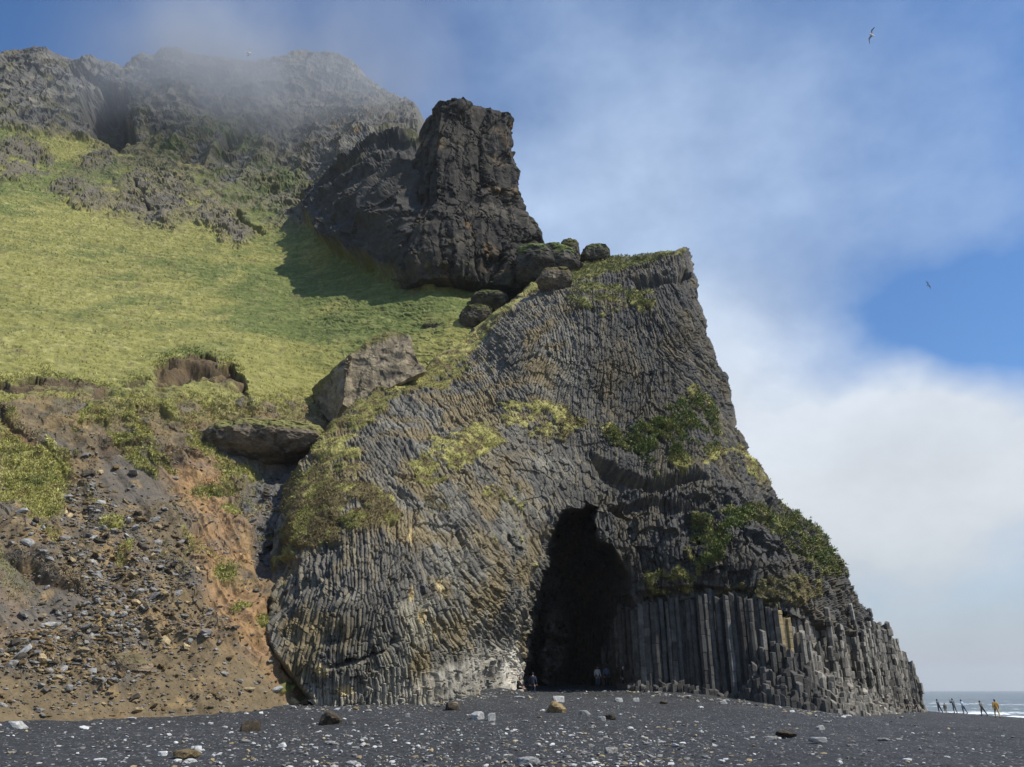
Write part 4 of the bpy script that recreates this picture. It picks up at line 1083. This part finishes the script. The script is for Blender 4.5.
# ------------------------------------------------------------------ vegetation masses (uncountable leaves and blades)
def leaf_mass(name, P, Nr, size, cols, label, cat, seed, blades=5, up=.6, width=.35):
    r = np.random.RandomState(seed); n = len(P)
    V = np.zeros((n, blades, 3, 3)); C = np.zeros((n, blades, 3, 3))
    for b in range(blades):
        d = Nr*.5 + np.array([0, 0, up]) + r.randn(n, 3)*.45; d /= np.linalg.norm(d, axis=1)[:, None]
        sd_ = np.cross(d, r.randn(n, 3)); sd_ /= np.linalg.norm(sd_, axis=1)[:, None]+1e-6
        L = size*r.uniform(.6, 1.3, n); o = P + r.randn(n, 3)*(size*.35)[:, None]*np.array([1, 1, .3])
        V[:, b, 0] = o - sd_*(L*width*.5)[:, None]; V[:, b, 1] = o + sd_*(L*width*.5)[:, None]
        V[:, b, 2] = o + d*L[:, None]
        cc = cols*(1+.25*r.randn(n, 1)).clip(.4, 1.7)
        C[:, b] = cc[:, None, :]
    F_ = np.arange(n*blades*3).reshape(-1, 3)
    o = mesh_np(name, V.reshape(-1, 3), F_, M_leaf, colors=C.reshape(-1, 3))
    return tag(o, label, cat, kind='stuff')
def f_leaf(nt, b):
    a = N(nt, 'ShaderNodeAttribute', attribute_name='col')
    nt.links.new(a.outputs['Color'], b.inputs['Base Color']); b.inputs['Roughness'].default_value = .7
    b.inputs['Specular IOR Level'].default_value = .2
M_leaf = mat('blades', f_leaf)
# grass tufts over the lower turf and along the scarp brows
gi = scree_pts(22000, lambda i, j, px, py: min(1, HILL['turf'][i, j]*(.02+.98*sst(385, 420, py)) + HILL['brow'][i, j]*2), 9, 330, 640, -40, 330)
P = np.array([HILL['P'][i, j] for i, j, _, _ in gi]); nn_ = np.array([Nh[i, j] for i, j, _, _ in gi])
k = RS.rand(len(P), 1)
cc = np.array([HILL['col'][i, j] for i, j, _, _ in gi])*np.where(k < .5, 1.9, 1.2) + np.where(k < .25, .05, 0)*np.array([1, .9, .5])
leaf_mass('grass_tufts', P, nn_, np.full(len(P), .20)*(P[:, 1]/62), cc, 'dry tussocky grass over the broken turf of the slope', 'grass', 21, blades=4, up=.3, width=.3)
# cliff vegetation
def cliff_pts(n, w, seed, box):
    r = np.random.RandomState(seed); o = []
    Hh, Ww = CL['inside'].shape
    while len(o) < n:
        px = r.uniform(box[0], box[2]); py = r.uniform(box[1], box[3])
        j = int((px-CL['px0'])/STEP); i = int((py-CL['py0'])/STEP)
        if i < 1 or j < 1 or i >= Hh-1 or j >= Ww-1 or not CL['inside'][i, j]: continue
        if r.rand() < w(i, j, px, py): o.append((i, j))
    return np.array(o)
Nc = normals(CL['P'])
gp = cliff_pts(13000, lambda i, j, px, py: CL['turf'][i, j]*min(1., CL['grn'][i, j]+.05), 31, (560, 255, 860, 600))
P = CL['P'][gp[:, 0], gp[:, 1]]; nn_ = Nc[gp[:, 0], gp[:, 1]]; k = RS.rand(len(P), 1)
cc = CL['col'][gp[:, 0], gp[:, 1]]*.7 + np.where(k < .4, [[.015, .04, .006]], np.where(k < .75, [[.055, .085, .02]], np.where(k < .9, [[.16, .15, .05]], [[.08, .05, .02]])))
leaf_mass('cliff_herbage', P + nn_*.1, nn_, np.full(len(P), .22), cc, 'green leafy herbage growing on the ledges of the cliff', 'plants', 22, blades=4, up=.5, width=.45)
gp = cliff_pts(15000, lambda i, j, px, py: CL['turf'][i, j]*(1-.8*min(1., CL['grn'][i, j])), 33, (270, 245, 850, 610))
P = CL['P'][gp[:, 0], gp[:, 1]]; nn_ = Nc[gp[:, 0], gp[:, 1]]; k = RS.rand(len(P), 1)
cc = CL['col'][gp[:, 0], gp[:, 1]]*np.where(k < .4, 1.7, 1.0)
leaf_mass('cliff_turf', P, nn_, np.full(len(P), .15), cc, 'dry yellow-brown turf clinging to the cliff face and rim', 'grass', 23, blades=4, up=.2, width=.3)

# ------------------------------------------------------------------ people
def flatm(name, c, rough=.8):
    return noise_mat(name, tuple(x*.85 for x in c), tuple(x*1.15 for x in c), 9, rough, .3, .01)
M_skin = flatm('skin', (.33, .20, .14), .6); M_hair = flatm('hair', (.06, .04, .03)); M_shoe = flatm('shoes', (.03, .03, .03)); M_eye = flatm('eyes', (.02, .02, .02), .3)
def cloth(n, c): return flatm(n, c)
def person(px, py, Y, label, jacket, trousers, face=0, lean=0.0, pose='stand', height=1.72, hair=M_hair, cap=None, z=None, head_skin=True, group=None, fwd=0.0):
    P = at(px, py, Y); gz_ = float(beach_z(P[0], P[1])) if z is None else z
    root = empty('person', (P[0], P[1], gz_), face)
    tag(root, label, 'person', group)
    h = height/1.72
    # joints: x = own right, y = forward is -Y (towards the camera when face = 0)
    J = {}
    def lj(x, y, z): return Vector((x, y, z))
    if pose in ('stand', 'walk', 'photo', 'brace'):
        st_ = {'stand': .0, 'walk': .26, 'photo': .08, 'brace': .16}[pose]
        J['pel'] = lj(0, 0, .93); J['wai'] = lj(0, 0, 1.08); J['che'] = lj(0, 0, 1.30); J['nec'] = lj(0, 0, 1.46); J['hd0'] = lj(0, -.01, 1.54)
        for s, n in ((1, 'r'), (-1, 'l')):
            J[n+'hip'] = lj(s*.10, 0, .90); J[n+'kne'] = lj(s*.12, -s*st_*.6-.03, .50); J[n+'ank'] = lj(s*.13, -s*st_+.02, .09); J[n+'toe'] = lj(s*.15, -s*st_-.17, .04)
            J[n+'sho'] = lj(s*.19, 0, 1.40); J[n+'elb'] = lj(s*.27, .03+s*st_*.4, 1.13); J[n+'wri'] = lj(s*.29, -.08+s*st_*.5, .88)
            if pose == 'photo': J[n+'elb'] = lj(s*.25, -.18, 1.22); J[n+'wri'] = lj(s*.09, -.34, 1.48)
    else:   # sitting, legs out to the own left
        J['pel'] = lj(0, 0, .42); J['wai'] = lj(0, .02, .58); J['che'] = lj(0, -.04, .80); J['nec'] = lj(0, -.10, .95); J['hd0'] = lj(0, -.13, 1.03)
        for s, n in ((1, 'r'), (-1, 'l')):
            J[n+'hip'] = lj(s*.10, -.03, .40); J[n+'kne'] = lj(s*.12, -.46, .42); J[n+'ank'] = lj(s*.13, -.78, .09); J[n+'toe'] = lj(s*.14, -.95, .06)
            J[n+'sho'] = lj(s*.18, -.05, .88); J[n+'elb'] = lj(s*.24, -.22, .64); J[n+'wri'] = lj(s*.12, -.42, .52)
    # lean: shear of the body about the feet (leaning into the wind)
    for k_ in J:
        v = J[k_]; zz_ = max(0, v.z-.05)
        a = lean; v.x += math.sin(a)*zz_; v.z = .05 + (v.z-.05)*math.cos(a) if v.z > .05 else v.z
        v.y -= fwd*zz_; J[k_] = v*h
    rad = dict(pel=.155, wai=.135, che=.165, nec=.062, hd0=.06, hip=.095, kne=.068, ank=.05, toe=.042, sho=.075, elb=.055, wri=.036)
    names = list(J); bm = bmesh.new(); vs = {n: bm.verts.new(J[n]) for n in names}
    E = [('pel', 'wai'), ('wai', 'che'), ('che', 'nec'), ('nec', 'hd0')]
    for n in 'rl': E += [('pel', n+'hip'), (n+'hip', n+'kne'), (n+'kne', n+'ank'), (n+'ank', n+'toe'), ('che', n+'sho'), (n+'sho', n+'elb'), (n+'elb', n+'wri')]
    for a, b in E: bm.edges.new((vs[a], vs[b]))
    # palm and fingers continue the arm
    fing = []
    for n, s in (('r', 1), ('l', -1)):
        d = (J[n+'wri']-J[n+'elb']).normalized(); side = Vector((0, -1, 0)) if abs(d.y) < .8 else Vector((s*-1, 0, 0))
        pv = J[n+'wri']+d*.07*h; pm = bm.verts.new(pv); bm.edges.new((vs[n+'wri'], pm)); fing.append((pm, .034))
        for q, (o_, L_) in enumerate(((-.028, .055), (-.010, .075), (.010, .08), (.028, .068))):
            k1 = bm.verts.new(pv + (side*o_ + d*.035)*h); k2 = bm.verts.new(pv + (side*o_*1.3 + d*(.035+L_*.6) + Vector((-s*.012, 0, 0)))*h)
            bm.edges.new((pm, k1)); bm.edges.new((k1, k2)); fing += [(k1, .010), (k2, .008)]
        t1 = bm.verts.new(pv + (side*.05 + d*.0)*h); t2 = bm.verts.new(pv+(side*.065 + d*.035)*h); bm.edges.new((pm, t1)); bm.edges.new((t1, t2)); fing += [(t1, .011), (t2, .009)]
    bm.verts.index_update()
    fidx = [(v.index, r_) for v, r_ in fing]; nidx = {n: vs[n].index for n in names}
    me = bpy.data.meshes.new('person_body'); bm.to_mesh(me); bm.free()
    tmp = bpy.data.objects.new('person_body', me); COL.objects.link(tmp)
    sk = tmp.modifiers.new('s', 'SKIN'); sk.use_smooth_shade = True
    L = me.skin_vertices[0].data
    for n, i in nidx.items():
        r_ = rad[n if n in rad else n[1:]]*h*(1.22 if n[-3:] in ('wai', 'che', 'sho', 'elb', 'pel') else 1.1 if n[-3:] in ('hip', 'kne', 'ank') else 1)
        L[i].radius = (r_, r_*(.72 if n in ('che', 'wai') else .8 if n == 'pel' else 1)); L[i].use_root = (n == 'pel')
    for i, r_ in fidx: L[i].radius = (r_*h, r_*h)
    ss = tmp.modifiers.new('d', 'SUBSURF'); ss.levels = 1
    dg_ = bpy.context.evaluated_depsgraph_get(); me2 = bpy.data.meshes.new_from_object(tmp.evaluated_get(dg_))
    bpy.data.objects.remove(tmp)
    # head with a face, joined into the same mesh
    hb = bmesh.new(); hb.from_mesh(me2)
    hc_ = J['hd0'] + Vector((0, -.02, .085))*h
    nb = len(hb.verts)
    rr_ = bmesh.ops.create_uvsphere(hb, u_segments=16, v_segments=12, radius=1)
    for v in rr_['verts']:
        x, y, z_ = v.co
        w_ = .076*(1-.22*max(0, -z_)); yy_ = y*.098
        nose = .022*math.exp(-((x/.22)**2 + ((z_+.12)/.28)**2)) if y < 0 else 0
        brow_ = .006*math.exp(-((z_-.25)/.2)**2) if y < 0 else 0
        ear = .014*math.exp(-((y/.25)**2 + (z_/.3)**2)) if abs(x) > .8 else 0
        v.co = hc_ + Vector((x*w_ + math.copysign(ear, x), yy_ - nose - brow_, z_*.122))*h
    for s in (-1, 1):
        e_ = bmesh.ops.create_icosphere(hb, subdivisions=1, radius=.011*h)
        for v in e_['verts']: v.co += hc_ + Vector((s*.03, -.088, .012))*h
    hb.verts.ensure_lookup_table()
    hb.faces.ensure_lookup_table()
    segs = {'t': [('pel', 'wai'), ('wai', 'che'), ('che', 'nec'), ('che', 'rsho'), ('che', 'lsho'), ('rsho', 'relb'), ('relb', 'rwri'), ('lsho', 'lelb'), ('lelb', 'lwri')],
            'p': [('pel', 'rhip'), ('pel', 'lhip'), ('rhip', 'rkne'), ('rkne', 'rank'), ('lhip', 'lkne'), ('lkne', 'lank')], 'f': [('rank', 'rtoe'), ('lank', 'ltoe')]}
    def sd_(p, a, b):
        e = b-a; t_ = max(0, min(1, (p-a).dot(e)/(e.dot(e)+1e-9))); return (p-a-e*t_).length
    mouth = hc_ + Vector((0, -.09, -.06))*h
    for f in hb.faces:
        c_ = f.calc_center_median(); vi = f.verts[0].index
        if vi >= nb:
            f.material_index = 4 if (len(f.verts) == 3 and f.calc_area() < 4e-4*h and (abs((c_-hc_).z) < .03) and abs(c_.x-hc_.x) < .05 and (c_-hc_).y < -.07) else 0
            f.smooth = True; continue
        best = min(((min(sd_(c_, J[a], J[b]) for a, b in sg)), key) for key, sg in segs.items())[1]
        m_ = {'t': 1, 'p': 2, 'f': 3}[best]
        for n in 'rl':
            d = (J[n+'wri']-J[n+'elb']).normalized()
            if (c_-J[n+'wri']).dot(d) > 0 and (c_-J[n+'wri']).length < .25: m_ = 0
        if (c_-J['nec']).dot(J['hd0']-J['nec']) > 0 and (c_-J['nec']).length < .2: m_ = 0
        f.material_index = m_; f.smooth = True
    hb.to_mesh(me2); hb.free()
    mi_ = [p.material_index for p in me2.polygons]
    me2.materials.clear()
    for m_ in (M_skin, jacket, trousers, M_shoe, M_eye): me2.materials.append(m_)
    me2.polygons.foreach_set('material_index', mi_)
    ob = bpy.data.objects.new('body', me2); COL.objects.link(ob); ob.parent = root
    # hair or hat: shell over the back and top of the head
    hb = bmesh.new(); rr_ = bmesh.ops.create_uvsphere(hb, u_segments=16, v_segments=10, radius=1)
    for v in list(hb.verts):
        if v.co.y < -.35 and v.co.z < .45 or v.co.z < -.6: hb.verts.remove(v)
    for v in hb.verts:
        x, y, z_ = v.co; j_ = 1+.03*math.sin(17*x+9*z_)
        v.co = hc_ + Vector((x*.086*j_, y*.108+.004, z_*.128+.008))*h
    bmesh.ops.solidify(hb, geom=hb.faces[:], thickness=.008)
    mh = bpy.data.meshes.new('hair'); hb.to_mesh(mh); hb.free(); mh.materials.append(cap or hair)
    oh = bpy.data.objects.new('hat' if cap else 'hair', mh); COL.objects.link(oh); oh.parent = root
    return root

navy = cloth('navy_cloth', (.018, .024, .04)); black = cloth('black_cloth', (.012, .012, .014)); beige = cloth('grey_beige_cloth', (.55, .52, .46)); jean = cloth('denim', (.07, .10, .15))
slate = cloth('slate_cloth', (.10, .13, .18)); olive = cloth('olive_cloth', (.09, .09, .045)); ltblue = cloth('pale_blue_cloth', (.28, .38, .50)); grey = cloth('grey_cloth', (.20, .21, .22)); tan = cloth('ochre_cloth', (.44, .25, .05)); tan2 = cloth('yellow_ochre_cloth', (.62, .42, .13)); white = cloth('white_cloth', (.75, .75, .75)); khaki = cloth('khaki_cloth', (.16, .14, .10))
PI = math.pi
sit = at(520, 692, 64.6); sz = float(beach_z(sit[0], sit[1]))
person(518, 692, 64.6, 'person in dark clothes sitting on a pale stone by the white foot of the cliff', black, black, face=PI/2-.3, pose='sit', z=sz-.02)
put_rock('rock', RM[0], (at(518, 692, 64.6)[0], 64.65, sz+.12), .34, (0, 0, .2), 'pale stone that the person in dark clothes sits on', 'rock', None, (1.1, .8, .85), M_rk_grey)
person(533, 696.5, 65.2, 'person in a navy hooded jacket standing next to the seated one', navy, navy, face=PI-.3, cap=navy)
person(598, 687.5, 73, 'person in a light top and jeans standing in the cave mouth', beige, jean, face=.3)
person(607, 687, 74.5, 'dim figure in dark clothes just right of the person in a light top', slate, black, face=PI)
person(624, 687.5, 71.2, 'person in dark clothes with white headwear at the right of the cave mouth', black, black, face=.8, cap=white)
person(908, 711.8, 87, 'person in black standing against the columns at the far tip of the cliff', black, black, face=.2, height=1.6)
person(917, 711.5, 91, 'person in dark clothes leaning on the last rocks of the tip', black, navy, face=.9, lean=-.25, pose='brace')
person(941, 712.5, 110, 'person in a slate blue jacket leaning into the wind, nearest to the cliff tip', slate, black, face=PI+.6, lean=.28, pose='brace')
person(946, 712.8, 112, 'short person in an olive jacket between two taller ones by the surf', olive, khaki, face=PI, height=1.30)
person(956, 713.5, 102, 'person with raised arms taking a picture by the surf', slate, grey, face=PI+.3, lean=.12, pose='photo')
person(966, 714.3, 104, 'person in a pale blue jacket leaning far left into the wind', ltblue, jean, face=PI+.5, lean=.32, pose='brace')
person(985, 716.2, 98, 'person in a khaki top and black trousers leaning left, alone', khaki, black, face=PI+.5, lean=.30, pose='walk')
person(998, 717.6, 83.5, 'person in an ochre jacket and yellow trousers at the far right', tan, tan2, face=PI-.2, pose='walk')

# ------------------------------------------------------------------ gulls
def gull(px, py, Y, span, label, roll, yaw, dih=.35):
    P = at(px, py, Y); root = empty('gull', tuple(P)); root.rotation_euler = (0, roll, yaw)
    tag(root, label, 'bird')
    s = span/2
    n = 14; V = []; Fc = []
    # body with head, beak and tail as one lathe along y
    prof_ = [(-.52, .004), (-.46, .03), (-.40, .055), (-.32, .06), (-.24, .075), (-.05, .11), (.12, .10), (.28, .06), (.40, .03), (.52, .012)]
    k = 12
    for y, r_ in prof_:
        for q in range(k):
            a = 2*PI*q/k; wx = 2.2 if y > .38 else 1
            V.append((math.cos(a)*r_*s*wx, y*s*1.0, math.sin(a)*r_*s*(.5 if y > .38 else .95)))
    for i in range(len(prof_)-1):
        for q in range(k): Fc.append((i*k+q, i*k+(q+1) % k, (i+1)*k+(q+1) % k, (i+1)*k+q))
    me = bpy.data.meshes.new('body'); me.from_pydata(V, [], Fc); me.materials.append(white)
    o = bpy.data.objects.new('body', me); COL.objects.link(o); o.parent = root
    for sg in (-1, 1):
        V = []; Fc = []; mi_ = []
        st_ = [(.06, -.18, .16, 0, .03), (.28, -.24, .13, .35, .03), (.48, -.26, .10, .5, .022), (.62, -.20, .10, .5, .018), (.80, -.08, .07, .42, .012), (1.0, .10, .02, .30, .004)]
        for x, y0q, ch, zq, th_ in st_:
            z_ = zq*dih*.6
            V += [(sg*x*s, (y0q)*s, z_*s), (sg*x*s, (y0q+ch*.8)*s, (z_+th_)*s), (sg*x*s, (y0q+ch*2.2)*s, z_*s), (sg*x*s, (y0q+ch*.8)*s, (z_-th_*.5)*s)]
        for i in range(len(st_)-1):
            for q in range(4):
                Fc.append((i*4+q, i*4+(q+1) % 4, (i+1)*4+(q+1) % 4, (i+1)*4+q)); mi_.append(1 if i >= 4 else 0)
        Fc.append((20, 21, 22, 23)); mi_.append(1)
        me = bpy.data.meshes.new('wing'); me.from_pydata(V, [], Fc); me.materials.append(grey); me.materials.append(black)
        me.polygons.foreach_set('material_index', mi_)
        o = bpy.data.objects.new('wing', me); COL.objects.link(o); o.parent = root
gull(872, 35, 48, 1.35, 'white gull with dark wingtips gliding high at the upper right', -1.0, -1.1)
gull(249, 53, 60, 1.5, 'gull banking before the misty crags at the upper left', -1.25, 1.9)
gull(928, 285, 80, 1.1, 'distant white gull over the blue patch of sky', 1.2, .2)
gull(860, 95, 150, .6, 'tiny far-off gull below the large gliding one', .3, .9)

# ------------------------------------------------------------------ light and sky
SAZ, SEL = math.radians(23), math.radians(50)      # towards the camera from +X; height
sd3 = Vector((math.cos(SEL)*math.cos(SAZ), -math.cos(SEL)*math.sin(SAZ), math.sin(SEL)))
sun = bpy.data.lights.new('sun', 'SUN'); sun.energy = 5.0; sun.angle = math.radians(.6); sun.color = (1, .95, .86)
so = bpy.data.objects.new('sun', sun); COL.objects.link(so); so.rotation_euler = sd3.to_track_quat('Z', 'Y').to_euler(); so.location = (60, -20, 120)

w = bpy.data.worlds.new('World'); sc.world = w; w.use_nodes = True; nt = w.node_tree
bg = nt.nodes['Background']; bg.inputs[1].default_value = .106
sky = N(nt, 'ShaderNodeTexSky', sky_type='NISHITA'); sky.sun_disc = False; sky.sun_elevation = SEL; sky.sun_rotation = math.atan2(sd3.x, sd3.y)
sky.ozone_density = 2.5; sky.dust_density = .3; sky.air_density = 1.0
tcn = N(nt, 'ShaderNodeTexCoord').outputs['Generated']
wn = N(nt, 'ShaderNodeTexNoise'); wn.inputs['Scale'].default_value = 2.6; wn.inputs['Detail'].default_value = 5; nt.links.new(tcn, wn.inputs['Vector'])
wv = N(nt, 'ShaderNodeVectorMath', operation='SUBTRACT'); nt.links.new(wn.outputs['Color'], wv.inputs[0]); wv.inputs[1].default_value = (.5, .5, .5)
ws = N(nt, 'ShaderNodeVectorMath', operation='SCALE'); nt.links.new(wv.outputs[0], ws.inputs[0]); ws.inputs['Scale'].default_value = .30
wa = N(nt, 'ShaderNodeVectorMath', operation='ADD'); nt.links.new(ws.outputs[0], wa.inputs[0]); nt.links.new(tcn, wa.inputs[1])
wnn = N(nt, 'ShaderNodeVectorMath', operation='NORMALIZE'); nt.links.new(wa.outputs[0], wnn.inputs[0])
def blob(px, py, rdeg, amp):
    d = dirs(px, py); d = d/np.linalg.norm(d)
    n = N(nt, 'ShaderNodeVectorMath', operation='DOT_PRODUCT'); nt.links.new(wnn.outputs[0], n.inputs[0]); n.inputs[1].default_value = tuple(d)
    k = 1/(1-math.cos(math.radians(rdeg)))
    return math_(nt, 'MULTIPLY', math_(nt, 'EXPONENT', math_(nt, 'MULTIPLY', math_(nt, 'SUBTRACT', n.outputs['Value'], 1.0), k)), amp)
mpn = N(nt, 'ShaderNodeMapping'); nt.links.new(tcn, mpn.inputs[0]); mpn.inputs['Scale'].default_value = (1, 1, 1.5)
nz = noise(nt, 2.2, 8, .55, mpn.outputs[0]); nz2 = noise(nt, 5.5, 8, .6, mpn.outputs[0])
tot = math_(nt, 'MULTIPLY', math_(nt, 'SUBTRACT', nz, .5), .9)
tot = math_(nt, 'ADD', tot, math_(nt, 'MULTIPLY', math_(nt, 'SUBTRACT', nz2, .5), .62))
tot = math_(nt, 'ADD', math_(nt, 'ADD', tot, .10), blob(600, 330, 30, .40))
for b_ in [(700, 420, 11, .42), (640, 200, 10, .34), (820, 560, 12, .35), (1000, 460, 7, .7), (900, 440, 5, .3), (900, 640, 14, .20), (985, 322, 5.5, -.75), (890, 335, 4, -.32), (1015, 290, 4, -.2), (730, 330, 5, .22), (1100, 120, 16, -.15), (760, 60, 12, .06), (60, 0, 20, -.30), (400, 60, 10, -.16), (960, 190, 6, .12), (1030, 10, 6, -.15)]:
    tot = math_(nt, 'ADD', tot, blob(*b_))
cov = maprange(nt, tot, .0, 1.0, .0, .95)
sz_ = N(nt, 'ShaderNodeSeparateXYZ'); nt.links.new(tcn, sz_.inputs[0])
# cloud colour: brighter aloft, greyer at the sea horizon
crm = N(nt, 'ShaderNodeValToRGB'); nt.links.new(sz_.outputs[2], crm.inputs[0])
crm.color_ramp.elements[0].position = .0; crm.color_ramp.elements[0].color = (.43, .47, .49, 1)
crm.color_ramp.elements[1].position = .52; crm.color_ramp.elements[1].color = (.52, .66, .88, 1)
for p_, c_ in ((.09, (.52, .56, .585, 1)), (.20, (.72, .75, .775, 1)), (.32, (.74, .80, .87, 1))):
    e = crm.color_ramp.elements.new(p_); e.color = c_
hz = maprange(nt, sz_.outputs[2], .03, .30, 1.0, 0.0)
cov2 = math_(nt, 'MAXIMUM', cov, hz)
mx = N(nt, 'ShaderNodeMix', data_type='RGBA'); nt.links.new(cov2, mx.inputs[0])
tint = N(nt, 'ShaderNodeVectorMath', operation='MULTIPLY'); nt.links.new(sky.outputs[0], tint.inputs[0]); tint.inputs[1].default_value = (.66, 1.02, 1.34)
nt.links.new(tint.outputs[0], mx.inputs[6])
cs_ = N(nt, 'ShaderNodeVectorMath', operation='SCALE'); nt.links.new(crm.outputs[0], cs_.inputs[0]); nt.links.new(math_(nt, 'ADD', maprange(nt, nz2, .3, .7, 7.9, 9.7), math_(nt, 'MULTIPLY', math_(nt, 'SUBTRACT', nz, .5), 3.0)), cs_.inputs['Scale'])
nt.links.new(cs_.outputs[0], mx.inputs[7]); nt.links.new(mx.outputs[2], bg.inputs[0])

def volume_mat(name, dens, colr=(.92, .945, .97)):
    m = bpy.data.materials.new(name); m.use_nodes = True; t = m.node_tree
    t.nodes.remove(t.nodes['Principled BSDF'])
    v = t.nodes.new('ShaderNodeVolumePrincipled'); v.inputs['Color'].default_value = (*colr, 1); v.inputs['Anisotropy'].default_value = .2
    t.links.new(v.outputs[0], t.nodes['Material Output'].inputs['Volume'])
    if isinstance(dens, float): v.inputs['Density'].default_value = dens
    else: dens(t, v)
    return m
def box(name, a, b, m):
    V = [(x, y, z) for x in (a[0], b[0]) for y in (a[1], b[1]) for z in (a[2], b[2])]
    me = bpy.data.meshes.new(name); me.from_pydata(V, [], [(0, 1, 3, 2), (4, 6, 7, 5), (0, 4, 5, 1), (2, 3, 7, 6), (0, 2, 6, 4), (1, 5, 7, 3)]); me.materials.append(m)
    o = bpy.data.objects.new(name, me); COL.objects.link(o); return o
tag(box('haze', (-9800, -9800, -12), (9800, 9800, 240), volume_mat('haze_air', .00012)), 'thin sea haze in the air', 'haze', kind='stuff')
def f_mist(t, v):
    g = N(t, 'ShaderNodeNewGeometry').outputs['Position']
    mp = N(t, 'ShaderNodeMapping'); t.links.new(g, mp.inputs[0]); mp.inputs['Scale'].default_value = (.022, .022, .016)
    n = noise(t, 1.0, 5, .6, mp.outputs[0])
    tot_ = None
    for px, py, Y, r_, a_ in [(215, 85, 160, 19, 1.0), (260, 70, 162, 22, .55), (190, 55, 168, 18, .7), (130, 85, 158, 16, .3), (320, 70, 165, 26, .38), (255, 20, 170, 22, .3), (165, 120, 145, 14, .3), (230, 120, 150, 13, .35), (380, 80, 165, 22, .3)]:
        c_ = at(px, py, Y)
        sb = N(t, 'ShaderNodeVectorMath', operation='DISTANCE'); t.links.new(g, sb.inputs[0]); sb.inputs[1].default_value = tuple(c_)
        q = math_(t, 'DIVIDE', sb.outputs['Value'], r_)
        q = math_(t, 'MULTIPLY', math_(t, 'EXPONENT', math_(t, 'MULTIPLY', math_(t, 'MULTIPLY', q, q), -1.0)), a_)
        tot_ = q if tot_ is None else math_(t, 'ADD', tot_, q)
    d = math_(t, 'MULTIPLY', tot_, maprange(t, n, .38, .66, .0, 1.0))
    t.links.new(math_(t, 'MULTIPLY', d, .044), v.inputs['Density'])
mm_ = volume_mat('mist_air', f_mist, (.88, .92, .97))
c0 = at(-40, 10, 185); c1 = at(440, 170, 118)
tag(box('mist', (-125, 112, 78), (20, 205, 212), mm_), 'drifting wisps of cloud across the upper crags', 'mist', kind='stuff')

cam = bpy.data.cameras.new('camera'); co = bpy.data.objects.new('camera', cam); COL.objects.link(co)
co.location = CAM; co.rotation_euler = (math.pi/2 + TH, 0, 0)
cam.sensor_width = 36; cam.lens = 36*F/W0; cam.clip_end = 20000; cam.clip_start = .1
sc.camera = co
sc.view_settings.view_transform = 'Standard'; sc.view_settings.look = 'None'; sc.view_settings.exposure = .12; sc.view_settings.gamma = 1
sc.render.resolution_x = 1024; sc.render.resolution_y = 767
